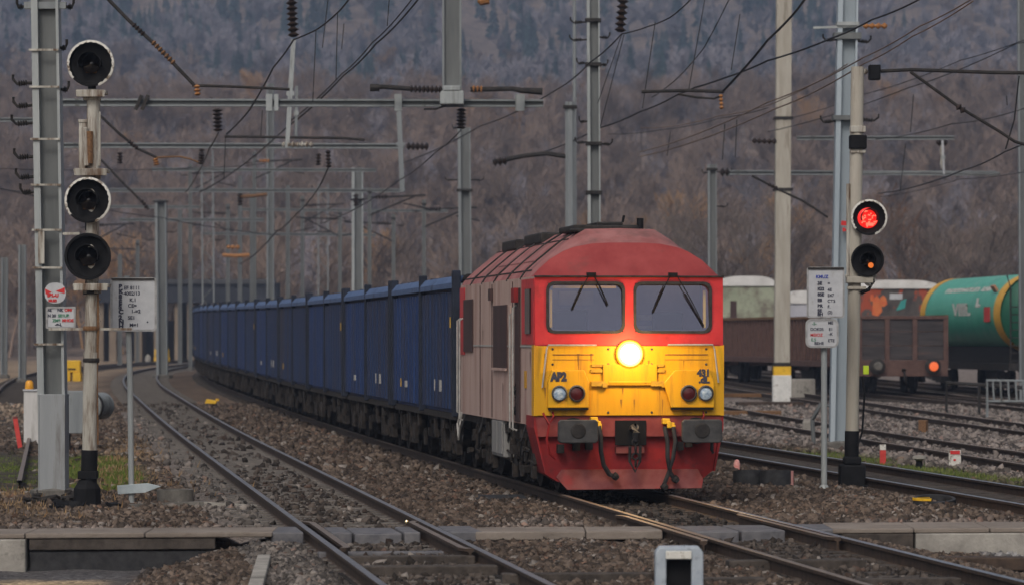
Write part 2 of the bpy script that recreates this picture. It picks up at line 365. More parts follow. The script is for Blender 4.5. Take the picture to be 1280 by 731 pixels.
ii = (np.arange(len(gy) - 1)[:, None] * nx + np.arange(nx - 1)[None, :]).ravel()
arrays('ground', V, np.stack([ii, ii + 1, ii + 1 + nx, ii + nx], 1), attr_mat('ballast_ground', vor=19, bump=.9), cols=ground_col(Xf, Yf), kind='structure', k=4)
# loose ballast stones lying in the foreground
def scatter(name, n, Y0, Y1, smin, smax):
    Y = Y0 + (Y1 - Y0) * RNG.random(n); X = (RNG.random(n) * 2 - 1) * (Y * .1333 * 1.12 + .3)
    off = np.min([np.abs(np.abs(X - f(Y)) - .753) for f in (T1, T2, T4)], axis=0)
    dw = Y - Yw(X)
    keep = (off > .17) & ~((dw > -.08) & (dw < 1.25)) & ~((dw >= 1.25) & (dw < 3.0) & (RNG.random(n) < .8)) & ~((dw < 0) & (X < -3.9 + (RNG.random(n) - .5) * .5)) & ~((dw < 0) & (X - T1(Y) > 2.7 + RNG.random(n) * .5))
    keep &= grass_mask(X, Y) < .5
    inside = np.min([np.abs(X - f(Y)) for f in (T1, T2)], axis=0) < .72
    keep &= ~(inside & (RNG.random(n) < .88)); keep &= ~((np.abs(X - T2(Y) + 1.25) < .4) & (RNG.random(n) < .9) & (dw > 0))
    keep &= ~((np.abs(X - T4(Y)) < 1.0))
    X, Y = X[keep], Y[keep]; n = len(X)
    base = np.array([[x, y, z] for x in (-1, 1) for y in (-1, 1) for z in (-1, 1)], float) * .5
    quads = np.array([(0, 1, 3, 2), (4, 6, 7, 5), (0, 4, 5, 1), (2, 3, 7, 6), (0, 2, 6, 4), (1, 5, 7, 3)])
    s = smin + (smax - smin) * RNG.random(n) ** 2
    v = base[None] + (RNG.random((n, 8, 3)) - .5) * .55
    v = v * (s[:, None] * (1 + (RNG.random((n, 3)) - .5) * .7))[:, None, :]; v[:, :, 2] *= .75
    q = RNG.normal(size=(n, 4)); q /= np.linalg.norm(q, axis=1)[:, None]; w, x, y, z = q.T
    M = np.stack([np.stack([1 - 2 * (y * y + z * z), 2 * (x * y - w * z), 2 * (x * z + w * y)], 1), np.stack([2 * (x * y + w * z), 1 - 2 * (x * x + z * z), 2 * (y * z - w * x)], 1), np.stack([2 * (x * z - w * y), 2 * (y * z + w * x), 1 - 2 * (x * x + y * y)], 1)], 1)
    v = np.einsum('nij,nkj->nki', M, v)
    v += np.stack([X, Y, ground_z(X, Y) + s * .22], 1)[:, None, :]
    c = ground_col(X, Y); t = RNG.random((n, 1))
    c = c * (.3 + 1.15 * RNG.random((n, 1)) ** 1.3); c = np.where(t < .06, c * np.array([1.2, .95, .85]), c); c = c * .8 + c.mean(1, keepdims=True) * .2; c = np.where(t > .955, np.array([.2, .175, .155]) * (.7 + .5 * RNG.random((n, 1))), c)
    cols = np.repeat(c, 8, axis=0)
    f = (quads[None] + (np.arange(n) * 8)[:, None, None]).reshape(-1, 4)
    arrays(name, v.reshape(-1, 3), f, MATS.get('stone') or attr_mat('stone'), cols=cols, kind='stuff', k=4)
scatter('ballast_stones', 130000, 32, 47.5, .024, .074)
scatter('ballast_stones', 95000, 47, 68, .028, .082)
scatter('ballast_stones', 60000, 68, 130, .05, .12)
# grass and dry stalks
def blades(name, n, X0, X1, Y0, Y1, fn, h, cs):
    X = X0 + (X1 - X0) * RNG.random(n); Y = Y0 + (Y1 - Y0) * RNG.random(n); k = RNG.random(n) < fn(X, Y) * .9; X, Y = X[k], Y[k]; n = len(X)
    z = ground_z(X, Y); a = RNG.random(n) * 6.28; H = h * (.4 + RNG.random(n)); w = .012 + .01 * RNG.random(n); ln = (RNG.random((n, 2)) - .5) * H[:, None] * 1.2
    v = np.stack([np.stack([X - w * np.cos(a), Y - w * np.sin(a), z - .02], 1), np.stack([X + w * np.cos(a), Y + w * np.sin(a), z - .02], 1), np.stack([X + ln[:, 0], Y + ln[:, 1], z + H], 1)], 1).reshape(-1, 3)
    t = RNG.random((n, 1)); c = np.array(cs[0]) * (1 - t) + np.array(cs[1]) * t
    arrays(name, v, np.arange(n * 3).reshape(-1, 3), MATS.get('blade') or attr_mat('blade'), cols=np.repeat(c, 3, 0), kind='stuff')
blades('grass', 60000, -11, -5, 57, 78, grass_mask, .05, ((.06, .1, .018), (.15, .17, .04)))
blades('grass', 60000, 5, 13, 50, 85, grass_mask, .05, ((.06, .1, .018), (.16, .17, .05)))
blades('dry_grass', 26000, -9, -2.8, 49, 96, dry_mask, .12, ((.16, .095, .045), (.29, .2, .11)))
# ------------------------------------------------------------------ foot crossing
def slab(name, Xa, Xb, d0, d1, z0, z1, m, bevel=.015, kind='structure'):
    b = MB(); pts = [(Xa, Yw(Xa) + d0), (Xb, Yw(Xb) + d0), (Xb, Yw(Xb) + d1), (Xa, Yw(Xa) + d1)]
    return b.prism(pts, lambda a, c, d: (a, c, d), z0, z1).build(name, m, bevel=bevel, kind=kind)
M_SLAB = mat('pale_path_concrete', (.155, .128, .106), (.25, .215, .185), .95, 0, 2.2, .4, 30, c3=(.1, .08, .066), s3=1.1, lo3=.5, hi3=.7)
for a, b in ((-8.6, -6.6), (-6.59, -5.55), (-5.54, -4.2), (-4.19, -2.75)): slab('walkway_slab', a, b, -.02, 1.15, -.065, -.005 + .004 * math.sin(a * 9), M_SLAB)
for a, b in ((-.42, .85), (.86, 1.75)): slab('walkway_slab', a, b, 0, 1.1, -.12, -.02, M_SLAB)
for a, b in ((3.75, 4.7), (4.71, 5.6), (5.61, 7.0)): slab('walkway_slab', a, b, -.02, 1.5, -.065, -.008, M_SLAB)
def panel(fn, o0, o1, label, zt):
    Xc = float(fn(45.2)); b = MB()
    pts = [(Xc + o0, Yw(Xc + o0) + .05), (Xc + o1, Yw(Xc + o1) + .05), (Xc + o1, Yw(Xc + o1) + 1.35), (Xc + o0, Yw(Xc + o0) + 1.35)]
    ang = -head(fn, 45.2)
    pts = [(x - (y - 45.2) * math.tan(-ang), y) for x, y in pts]
    tag(b.prism(pts, lambda a, c, d: (a, c, d), -.18, zt).build('crossing_panel', M_PANEL, bevel=.02), label, 'crossing panel', 'crossing panels between the rails')
panel(T2, -1.22, -.84, 'dark crossing panel outside the left rail of the empty left track', -.012)
panel(T2, -.52, -.28, 'narrow crossing panel inside the left rail of the empty left track', -.02)
panel(T2, -.25, .3, 'middle dark crossing panel on the empty left track', -.03)
panel(T2, .33, .52, 'crossing panel inside the right rail of the empty left track', -.02)
panel(T2, .84, 1.25, 'crossing panel outside the right rail of the empty left track', -.014)
panel(T1, -.6, -.05, 'left crossing panel between the rails in front of the locomotive', -.03)
panel(T1, -.02, .5, 'right crossing panel between the rails in front of the locomotive', -.024)
panel(T1, .84, 1.25, 'crossing panel outside the right rail in front of the locomotive', -.016)
def wall_piece(name, Xa, Xb, d, thick, z0, z1, m, label, cat):
    b = MB(); pts = [(Xa, Yw(Xa) + d), (Xb, Yw(Xb) + d), (Xb, Yw(Xb) + d + thick), (Xa, Yw(Xa) + d + thick)]
    return tag(b.prism(pts, lambda a, c, e: (a, c, e), z0, z1).build(name, m, bevel=.012), label, cat)
wall_piece('retaining_wall', -8.6, -5.53, -.09, .5, -.9, -.07, M_CONC, 'pale concrete retaining wall under the left end of the foot crossing', 'wall')
wall_piece('retaining_wall', 4.72, 7.0, -.1, .5, -.9, -.068, M_CONC, 'pale concrete retaining wall under the right end of the foot crossing', 'wall')
wall_piece('timber_edging', -5.5, -3.4, .0, .1, -.2, -.07, M_TIMBER, 'upper dark timber baulk along the left foot crossing edge', 'timber')
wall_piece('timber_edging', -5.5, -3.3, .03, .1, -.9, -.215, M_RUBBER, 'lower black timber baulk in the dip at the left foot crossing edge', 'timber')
wall_piece('timber_edging', 3.85, 4.7, -.02, .1, -.4, -.07, M_TIMBER, 'short dark timber baulk beside the right retaining wall', 'timber')
# a loose narrow plank and switch timbers in the foreground
def log(p, q, w, h, m, label, cat='timber'): tag(MB().beam(p, q, w, h).build('timber_baulk', m, bevel=.012), label, cat, 'timbers lying in the foreground ballast')
log((-2.35, 35.0, -.12), (-2.62, 40.6, -.12), .14, .1, M_CONC, 'pale narrow plank lying in the ballast left of the empty track')
log((-.1, 37.0, -.13), (1.35, 37.1, -.13), .24, .16, M_TIMBER, 'dark timber baulk in the ballast left of the small grey ground signal')
log((1.75, 36.6, -.15), (2.4, 36.7, -.15), .24, .16, M_TIMBER, 'short dark timber baulk right of the small grey ground signal')
log((3.3, 36.8, -.15), (4.3, 37.0, -.15), .22, .12, M_TIMBER, 'dark timber baulk under the right rail in the foreground')
log((-1.55, 38.2, -.13), (-.15, 38.35, -.13), .26, .16, M_TIMBER, 'dark timber baulk across the empty track near the bottom edge')
log((-1.75, 40.3, -.14), (-.4, 40.45, -.14), .24, .14, M_TIMBER, 'dark timber baulk across the empty track just before the check rails end')
log((-2.1, 41.6, -.15), (-.75, 41.8, -.15), .2, .1, M_PANEL, 'grey flat timber between the rails of the empty track')
log((2.2, 39.2, -.13), (3.6, 39.4, -.13), .25, .16, M_TIMBER, 'dark timber baulk between the rails in front of the locomotive')
log((4.35, 41.3, -.2), (5.5, 41.2, -.2), .3, .14, M_RUST, 'rust brown timber baulk at the right edge of the foreground')
# ------------------------------------------------------------------ locomotive
M_LRED = mat('locomotive_red', (.42, .022, .028), (.50, .036, .04), .5, 0, 3, c3=(.2, .025, .024), s3=2.5, lo3=.5, hi3=.75)
M_LYEL = mat('locomotive_yellow', (.54, .265, .004), (.62, .325, .008), .5, 0, 2.5, streak=True, c3=(.24, .115, .018), s3=4, lo3=.5, hi3=.74)
M_LSIDE = mat('locomotive_faded_side', (.38, .265, .225), (.48, .355, .305), .75, 0, 1.6, streak=True, c3=(.25, .12, .1), s3=1.7, lo3=.47, hi3=.7)
M_LROOF = mat('locomotive_faded_roof', (.24, .075, .07), (.34, .15, .14), .75, 0, 1.8, c3=(.1, .055, .05), s3=1.3, lo3=.48, hi3=.72)
M_HOOD = mat('locomotive_hood_red', (.22, .024, .024), (.29, .045, .042), .65, 0, 2.5, c3=(.17, .04, .035), s3=3, lo3=.55, hi3=.75)
M_DRED = mat('buffer_beam_red', (.17, .008, .01), (.26, .014, .014), .65, 0, 4, c3=(.1, .02, .018), s3=5, lo3=.56, hi3=.72)
M_SKIRT = mat('faded_skirt_red', (.13, .026, .025), (.19, .062, .058), .85, 0, 4, c3=(.2, .03, .03), s3=3)
M_BUF = mat('worn_buffer_steel', (.035, .035, .037), (.075, .073, .072), .6, .3, 6)
M_WINF = mat('brown_grille', (.035, .018, .017), (.06, .03, .028), .6, 0, 3, streak=True)
M_BOGIE = mat('grimy_bogie', (.014, .012, .011), (.045, .036, .03), .85, .1, 7, bump=.3)
M_BOX = mat('battery_box_grey', (.17, .165, .16), (.25, .245, .235), .7, 0, 3, streak=True)
M_WHITE = mat('white_handrail', (.6, .6, .58), (.72, .72, .7), .5, 0, 9)
M_CABW = mat('cab_back_wall', (.24, .25, .36), (.33, .34, .46), .8, 0, 2)
M_CABD = mat('cab_desk_dark', (.03, .03, .04), None, .7)
M_AMBER = mat('cab_yellow_edge', (.6, .42, .03), None, .6)
gl = bpy.data.materials.new('windscreen_glass'); gl.use_nodes = True
_n = gl.node_tree; _n.nodes.clear(); _o = _n.nodes.new('ShaderNodeOutputMaterial'); _t = _n.nodes.new('ShaderNodeBsdfTransparent'); _t.inputs[0].default_value = (.8, .8, .88, 1)
_g = _n.nodes.new('ShaderNodeBsdfGlossy'); _g.inputs[0].default_value = (.72, .75, 1, 1); _g.inputs['Roughness'].default_value = .03; _x = _n.nodes.new('ShaderNodeMixShader'); _x.inputs[0].default_value = .19
_n.links.new(_t.outputs[0], _x.inputs[1]); _n.links.new(_g.outputs[0], _x.inputs[2]); _n.links.new(_x.outputs[0], _o.inputs[0])
M_GLASS = gl
LY = 54.5; LA = head(T1, LY + 4); LL = 9.6
loco = thing('locomotive', 'red and yellow diesel locomotive with its headlight on, hauling blue wagons', 'locomotive', (px(786.5, LY), LY, 0), LA)
lv = lambda x: (x - 786.5) / 88.07
lw = lambda y: CAMZ - (y - HOR) / 88.07
def zr(v):
    a = abs(v); return float(np.interp(a, [0, .5, .66, .9, 1.1, 1.26, 1.33, 1.35], [3.80, 3.785, 3.70, 3.51, 3.345, 3.20, 3.11, 3.06]))
VS = [-1.35, -1.34, -1.3, -1.26, -1.1, -.9, -.74, -.5, -.25, 0, .25, .5, .74, .9, 1.1, 1.26, 1.3, 1.34, 1.35]
# body shell: both sides, back end
b = MB(); b.bb(-1.35, -1.31, .06, LL, .98, 3.09).bb(1.31, 1.35, .06, LL, .98, 3.09).bb(-1.31, 1.31, LL - .05, LL, .98, 3.09).bb(-1.31, 1.31, .1, LL - .05, .98, 1.05)
body = b.build('body', M_LSIDE, loco)
b = MB(); rows = [.9, 1.6, 3.3, 4.8, 6.4, 8.0, LL]; n = len(VS); vs = []
for u in rows: vs += [(v, u, zr(v) if True else 0) for v in VS]
b.add(vs, [(i * n + j, i * n + j + 1, (i + 1) * n + j + 1, (i + 1) * n + j) for i in range(len(rows) - 1) for j in range(n - 1)])
b.add([(v, LL, zr(v)) for v in VS] , [tuple(range(n))])
roof = b.build('roof', M_LROOF, loco, smooth=True)
b = MB()
for u in (1.6, 3.25, 4.9, 6.5, 8.1): b.tube([(v, u, zr(v) + .006) for v in VS if abs(v) > .45 and v < 0], .022, 5).tube([(v, u, zr(v) + .006) for v in VS if abs(v) > .45 and v > 0], .022, 5)
b.tube([(-.74, .95, zr(.74) + .005), (-.74, LL, zr(.74) + .005)], .012, 4).tube([(-1.27, .95, zr(1.27) + .005), (-1.27, LL, zr(1.27) + .005)], .014, 4)
b.build('roof_seam', M_DARK, roof)
b = MB(); arc = lambda v: 3.088 + .49 * (1 - min(1, abs(v) / 1.35) ** 3.4)
vs = [(v, -.02, 3.085) for v in VS] + [(v, .34, arc(v)) for v in VS]
b.add(vs, [(j, j + 1, n + j + 1, n + j) for j in range(n - 1)])
b.build('hood', M_HOOD, loco, smooth=True)
b = MB(); vs = [(v, .34, arc(v)) for v in VS] + [(v, .66, .42 * arc(v) + .58 * zr(v)) for v in VS] + [(v, .9, zr(v)) for v in VS]
b.add(vs, [(i * n + j, i * n + j + 1, (i + 1) * n + j + 1, (i + 1) * n + j) for i in range(2) for j in range(n - 1)])
b.build('hood_top', M_LROOF, roof, smooth=True)
MB().tube([(-1.36, -.03, 3.088), (1.36, -.03, 3.088)], .014, 6).build('rain_gutter', M_DARK, loco)
# cab front: red frame round two windscreens, yellow panel below
w0, w1, z0, z1 = .085, 1.165, lw(414.5), lw(354)
b = MB()
for a, c, d, e in ((-1.35, 1.35, z1, 3.09), (-1.35, 1.35, lw(431.5), z0), (-1.35, -w1, z0, z1), (-w0, w0, z0, z1), (w1, 1.35, z0, z1)): b.bb(a, c, 0, .06, d, e)
cab = b.build('cab_front', M_LRED, loco)
MB().bb(-1.345, 1.345, .0, .06, lw(519), lw(432)).build('front_panel', M_LYEL, loco, bevel=.01)
for s in (-1, 1): MB().bb(s * 1.36, s * 1.3, .06, 1.45, 2.13, 3.06).build('cab_side_panel', M_LRED, loco)
for s in (-1, 1): MB().bb(s * 1.365, s * 1.31, .002, .25, 1.12, 2.12).build('yellow_corner', M_LYEL, loco)
for s in (-1, 1):
    c = s * (w0 + w1) / 2; out = rrect(w1 - w0 + .05, z1 - z0 + .05, .12); inn = rrect(w1 - w0 - .03, z1 - z0 - .03, .1); k = len(out); zc = (z0 + z1) / 2
    b = MB(); vs = [(c + p, -.015, zc + q) for p, q in out] + [(c + p, -.015, zc + q) for p, q in inn] + [(c + p, .05, zc + q) for p, q in inn] + [(c + p, .0, zc + q) for p, q in out]
    b.add(vs, [(i, (i + 1) % k, k + (i + 1) % k, k + i) for i in range(k)] + [(k + i, k + (i + 1) % k, 2 * k + (i + 1) % k, 2 * k + i) for i in range(k)] + [(3 * k + i, 3 * k + (i + 1) % k, (i + 1) % k, i) for i in range(k)])
    fr = b.build('window_frame', M_RUBBER, loco)
    MB().add([(c + p, .03 + .1 * q, zc + q) for p, q in inn], [tuple(range(k))]).build('windscreen', M_GLASS, fr)
    # fill the corners of the opening behind the rounded gasket
    b = MB(); sq = [(c - (w1 - w0) / 2, z0), (c + (w1 - w0) / 2, z1)]
    MB().bb(s * w1 - s * .06 - .018, s * w1 - s * .06 + .018, .12, .15, z0 + .06, z1 - .1).build('sun_visor_edge', M_AMBER, fr)
    if s < 0: MB().bb(c - .45, c + .45, .1, .13, z1 - .07, z1 - .035).build('sun_visor', M_AMBER, fr)
    wx = -.55 if s < 0 else .62
    bl = [(-.27, z1 - .36), (.24, z1 - .30)] if s < 0 else [(-.28, z1 - .4), (.45, z1 - .6)]
    wp = MB()
    for dx, z in bl:
        wp.tube([(wx + dx * .12, -.05, 3.11), (wx + dx * .55, -.06, (3.11 + z) / 2 + .03), (wx + dx, -.03, z)], .008, 5)
        wp.tube([(wx + dx * .4, -.032, (3.1 + z) / 2 + .1), (wx + dx, -.026, z - .02)], .009, 5)
    wp.box((wx, -.04, 3.12), (.13, .06, .05)); wp.build('windscreen_wiper', M_BLACK, loco)
b = MB().bb(-1.28, 1.28, 1.5, 1.55, 1.2, 3.08); b.build('cab_rear_wall', M_CABW, loco)
MB().bb(-1.25, 1.25, .15, .6, 2.0, 2.34).bb(-.95, -.45, 1.0, 1.12, 1.8, 2.62).bb(.5, .95, 1.0, 1.12, 1.8, 2.6).bb(-.05, .05, .3, .5, 2.3, 2.55).build('cab_desk', M_CABD, loco, bevel=.03)
MB().bb(.35, .6, 1.46, 1.49, 2.48, 2.56).bb(.3, .7, 1.46, 1.49, 2.36, 2.4).bb(-.8, -.3, 1.46, 1.49, 2.7, 2.9).build('cab_notice', M_SIGN, loco)
# headlight
M_HEADL = emis('headlight_lens_lit', (1, .93, .72), 40); M_HEADR = emis('headlight_reflector_lit', (1, .84, .5), 8); M_HEADE = emis('headlight_edge_lit', (1, .66, .16), 2.2)  # reflector and edge rings self-glow in fading steps, imitating the lamp's halo
b = MB().lathe([(.2, 0), (.2, -.06), (.18, -.07), (.15, -.03)], (0, 0, lw(442)), (0, 1, 0), 24); hl = b.build('headlight', M_LYEL, loco, smooth=True)
MB().lathe([(.001, -.09), (.07, -.085), (.105, -.06)], (0, 0, lw(442)), (0, 1, 0), 24).build('headlight_lens', M_HEADL, hl, smooth=True)
MB().lathe([(.14, -.074), (.172, -.085), (.185, -.06)], (0, 0, lw(442)), (0, 1, 0), 24).build('headlight_edge', M_HEADE, hl, smooth=True)
MB().lathe([(.095, -.06), (.14, -.074), (.145, -.04)], (0, 0, lw(442)), (0, 1, 0), 24).build('headlight_reflector', M_HEADR, hl, smooth=True)
pl = bpy.data.lights.new('headlight_beam', 'POINT'); pl.energy = 58; pl.color = (1, .6, .2); pl.shadow_soft_size = .12  # added point light ahead of the nose, imitates the headlight's glow on it
plo = bpy.data.objects.new('headlight_beam', pl); COL.objects.link(plo); plo.parent = loco; plo.location = (0, -.6, lw(434))
# front trim
MB().tube([(lv(745), -.03, lw(431)), (lv(684), -.035, lw(431)), (lv(682), -.04, lw(436)), (lv(676.5), -.04, lw(484))], .013, 6).build('front_handrail', M_HRAIL, loco)
MB().tube([(lv(835), -.03, lw(430.5)), (lv(892), -.035, lw(430.5)), (lv(894), -.04, lw(436)), (lv(899), -.04, lw(478))], .013, 6).build('front_handrail', M_HRAIL, loco)
MB().bb(lv(753), lv(821), -.05, .0, lw(481), lw(455)).bb(lv(760), lv(814), -.06, -.05, lw(479), lw(476)).build('centre_panel', M_LYEL, loco, bevel=.01)
b = MB()
for x in (747, 822): b.bb(lv(x - 9), lv(x + 9), -.03, 0, lw(465), lw(461)).bb(lv(x - 8), lv(x + 8), -.03, 0, lw(458), lw(455)); b.box((lv(x), -.03, lw(479)), (.2, .06, .07)); b.box((lv(x + 8), -.05, lw(481)), (.07, .06, .06))
b.build('lamp_bracket', mat('grimy_yellow', (.3, .17, .02), (.45, .27, .02), .7, 0, 9), loco)
for xa in (690, 760, 815, 884):
    for ya in (436, 455, 515): MB().lathe([(.001, -.012), (.016, -.008), (.018, 0)], (lv(xa), 0, lw(ya)), (0, 1, 0), 8).build('bolt', M_BUF, loco)
b = MB()
for xa, xb in ((690, 742), (832, 886)): b.bb(lv(xa), lv(xb), -.008, 0, lw(443.5), lw(442.5)).bb(lv(xa), lv(xb), -.006, 0, lw(449.5), lw(449))
b.build('panel_seam', M_WINF, loco)
for s, xs in ((-1, (683, 735, 697, 719)), (1, (838, 893, 881.5, 860))):
    b = MB(); xa, xb = xs[0], xs[1]
    poly = [(lv(xa), lw(509)), (lv(xb), lw(509)), (lv(xb if s < 0 else xa + 0) if s < 0 else lv(xb), lw(478)), (lv(xb - 6 if s < 0 else xb - 6), lw(462)), (lv(xa + 5), lw(462)), (lv(xa - (0 if s < 0 else 9)), lw(478))]
    cl = b.prism(poly, lambda a, c, d: (a, d, c), -.1, 0).build('lamp_housing', M_LYEL, loco, bevel=.012)
    MB().bb(lv(xa + 1), lv(xb - 1), -.096, -.002, lw(511.5), lw(509.2)).build('housing_shadow_gap', M_BLACK, cl)  # black strip standing in for the shadow under the lamp housing
    for x, mm, rr in ((xs[2], mat('marker_lamp_glass', (.16, .24, .36), (.42, .52, .62), .12, 0, 25, spec=.8), .115), (xs[3], mat('tail_lamp_glass', (.05, .008, .01), None, .25, spec=.4), .12)):
        h = MB().lathe([(rr - .012, .0), (rr, -.035), (rr - .02, -.045), (rr - .025, -.02)], (lv(x), -.1, lw(491)), (0, 1, 0), 20).build('lamp_rim', M_BUF, cl, smooth=True)
        MB().lathe([(.001, -.03), (rr * .5, -.026), (rr - .02, -.012)], (lv(x), -.1, lw(491)), (0, 1, 0), 20).build('lamp', mm, h, smooth=True)
text('painted_marks', 'AP2', .16, M_INK, loco, (lv(687), -.104, lw(475)), bold=.014, xs=.8)
text('painted_marks', '431', .13, M_INK, loco, (lv(871), -.104, lw(469.5)), bold=.008, xs=.95)
text('painted_marks', '.dL', .13, M_INK, loco, (lv(873), -.104, lw(478)), bold=.008, xs=.95)
# buffer beam, plough and skirt
MB().prism([(-1.34, lw(519.5)), (-1.3, lw(545)), (1.3, lw(545)), (1.34, lw(519.5))], lambda a, c, d: (a, d, c), .03, .5).build('buffer_beam', mat('faded_beam_red', (.15, .024, .024), (.22, .048, .045), .75, 0, 5), loco)
MB().prism([(-1.3, lw(545.2)), (-1.17, .28), (-1.0, .18), (1.05, .2), (1.22, .33), (1.3, lw(545.2))], lambda a, c, d: (a, d, c), .12, .7).build('plough', M_DRED, loco)
MB().prism([(-1.34, 1.12), (-1.36, 1.12), (-1.36, .95), (-1.2, .3), (-1.17, .28), (-1.3, .82)], lambda a, c, d: (a, d, c), .02, .9).build('plough_cheek', M_DRED, loco); MB().prism([(1.34, 1.12), (1.36, 1.12), (1.36, .95), (1.24, .33), (1.22, .33), (1.3, .82)], lambda a, c, d: (a, d, c), .02, .9).build('plough_cheek', M_DRED, loco)
MB().prism([(-.97, .36), (.99, .36), (1.06, .22), (1.03, .09), (-.9, .075), (-1.05, .25)], lambda a, c, d: (a, d - (.36 - c) * .35, c), -.0, .05).build('skirt', M_SKIRT, loco, bevel=.008)
for s in (-1, 1):
    xa, xb = (691, 741) if s < 0 else (846, 897)
    bf = MB().prism([(lv(xa + 2 * i[0]) , lw(i[1])) for i in ((0, 526), (0, 549), (1.5, 552))] + [(lv(xb - 3), lw(552)), (lv(xb), lw(549)), (lv(xb), lw(526)), (lv(xb - 3), lw(523)), (lv(xa + 3), lw(523))], lambda a, c, d: (a, d, c), -.5, -.43).build('buffer', M_BUF, loco, bevel=.015)
    MB().lathe([(.15, -.43), (.15, 0), (.19, 0), (.19, .05)], ((lv(xa) + lv(xb)) / 2, 0, lw(538)), (0, 1, 0), 16).build('buffer_shank', M_DARK, bf, smooth=True)
    MB().lathe([(.11, -.006), (.09, -.012), (.001, -.013)], ((lv(xa) + lv(xb)) / 2, -.5, lw(537)), (0, 1, 0), 18).build('buffer_wear_ring', M_DARK, bf)
MB().bb(lv(769), lv(808), .0, .04, lw(556), lw(525)).build('coupler_pocket', M_BLACK, loco)
hk = MB().tube([(lv(790), -.02, lw(535)), (lv(790), -.3, lw(533)), (lv(790), -.38, lw(540)), (lv(790), -.34, lw(549))], [.05, .055, .06, .04], 8).build('draw_hook', M_BUF, loco, smooth=True)
b = MB()
for k in range(4): b.lathe([(.045, -.012), (.06, 0), (.045, .012), (.032, 0)], (lv(790), -.33, lw(551 + 9 * k)), (1, 0, 0) if k % 2 else (0, 1, 0), 12, close=True)
b.tube([(lv(783), -.33, lw(556)), (lv(783), -.3, lw(575)), (lv(790), -.3, lw(588)), (lv(796), -.3, lw(575)), (lv(796), -.33, lw(556))], .022, 6)
b.build('screw_coupling', M_DARK, hk)
MB().bb(lv(770), lv(806), .02, .12, lw(566), lw(557)).build('coupling_step', M_SKIRT, loco)
for pts, r in (([(746, 532), (748, 545), (748, 562), (752, 580), (760, 592), (766, 594)], .034), ([(829, 533), (832, 550), (832, 570), (836, 590), (842, 598)], .032), ([(840, 533), (842, 550), (839, 572), (834, 590), (828, 607)], .03), ([(676, 515), (683, 530), (680, 548), (684, 566), (692, 572)], .018), ([(889, 549), (888, 562), (890, 566)], .026)):
    h = MB().tube([(lv(x), -.16 - .05 * math.sin(i), lw(y)) for i, (x, y) in enumerate(pts)], r, 8).build('brake_hose', M_RUBBER if r > .02 else M_DRED, loco, smooth=True)
    if r > .028: MB().lathe([(.05, -.04), (.055, 0), (.04, .05), (.001, .06)], (lv(pts[-1][0]), -.2, lw(pts[-1][1])), (.6, 0, -.6), 10).build('hose_coupling', M_DARK, h)
for x, y in ((745, 529), (832, 526), (838, 531), (741, 524)):
    MB().box((lv(x), -.06, lw(y)), (.1, .14, .08)).box((lv(x + 3), -.12, lw(y + 4)), (.05, .06, .1)).build('brake_cock', M_YEL, loco, bevel=.01)
for x, y in ((720, 557), (736, 556), (851, 557), (862, 553), (700, 560)): MB().box((lv(x), .05, lw(y)), (.09, .2, .12)).build('bracket', M_DARK, loco)
for x in (690, 880): MB().tube([(lv(x), -.02, lw(514)), (lv(x), -.08, lw(520)), (lv(x - 4), -.05, lw(528))], .012, 6).build('jumper_cable', M_DRED, loco)
# left side of the body
S = -1.353
def sidebox(name, u0, u1, a, c, m, t=.02): return MB().bb(S - t, S, u0, u1, a, c).build(name, m, loco, bevel=.004)
fr = sidebox('side_window', 3.15, 4.85, 1.77, 2.72, M_WINF); MB().bb(S - .035, S - .02, 3.1, 4.9, 1.73, 1.77).build('window_sill', M_LSIDE, fr)
sidebox('rear_door', 7.7, 9.0, 2.0, 2.85, M_WINF); sidebox('rear_red_panel', 8.9, LL, 1.95, 3.05, M_LRED, .012)
MB().bb(S - .03, S - .005, .35, .9, 2.28, 2.92).build('cab_side_window', M_LENS, loco)
MB().bb(S - .016, S, 1.6, 2.2, 1.0, 2.95).build('cab_door_recess', M_WINF, loco)
MB().bb(S - .08, S, 1.75, 2.1, 2.74, 2.95).build('rain_hood', M_DRED, loco); MB().bb(S - .05, S, 5.0, 5.25, 2.8, 2.98).build('rain_hood', M_WINF, loco)
for u, za, zb in ((1.95, .9, 2.7), (2.3, .9, 2.6), (9.1, .9, 2.55), (9.45, 1.0, 2.55)): MB().tube([(S - .01, u, zb), (S - .07, u, zb - .04), (S - .07, u, za), (S - .01, u, za - .03)], .016, 6).build('side_handrail', M_HRAIL, loco)
MB().bb(S - .007, S, .1, LL - .6, 2.09, 2.115).build('side_stripe', M_HRAIL, loco)
for u in (2.5, 5.1, 6.7): MB().bb(S - .01, S, u, u + .02, 1.0, 3.05).build('side_seam', M_WINF, loco)
sidebox('access_hatch', 2.7, 3.0, 2.35, 2.7, M_LSIDE); sidebox('data_plate', .9, 1.1, 1.5, 1.75, M_LYEL, .012)
for u, r_ in ((.75, .014), (6.0, .02), (8.6, .016)): MB().tube([(S - .03, u, .98), (S - .09, u + .05, .75), (S - .07, u + .3, .5), (S - .02, u + .45, .62)], r_, 6).build('air_hose', M_RUBBER, loco)
M_GRIME = mat('brake_dust_streak', (.16, .105, .085), (.22, .15, .12), .95, 0, 6, streak=True)
rr = random.Random(12)
for i in range(16):                                     # run-down stains on the side
    u = rr.uniform(.4, 9.0); za = rr.uniform(1.5, 2.9); h = rr.uniform(.2, .6); w = rr.uniform(.012, .035)
    if 3.0 < u < 5.0 and za > 1.7: continue
    MB().add([(S - .003 - .0004 * i, u - w, za), (S - .003 - .0004 * i, u + w, za), (S - .003 - .0004 * i, u + w * .2, za - h)], [(0, 1, 2)]).build('stain', M_GRIME, loco)
M_GRIMY = mat('grime_on_yellow', (.2, .1, .02), (.3, .15, .025), .9, 0, 9)
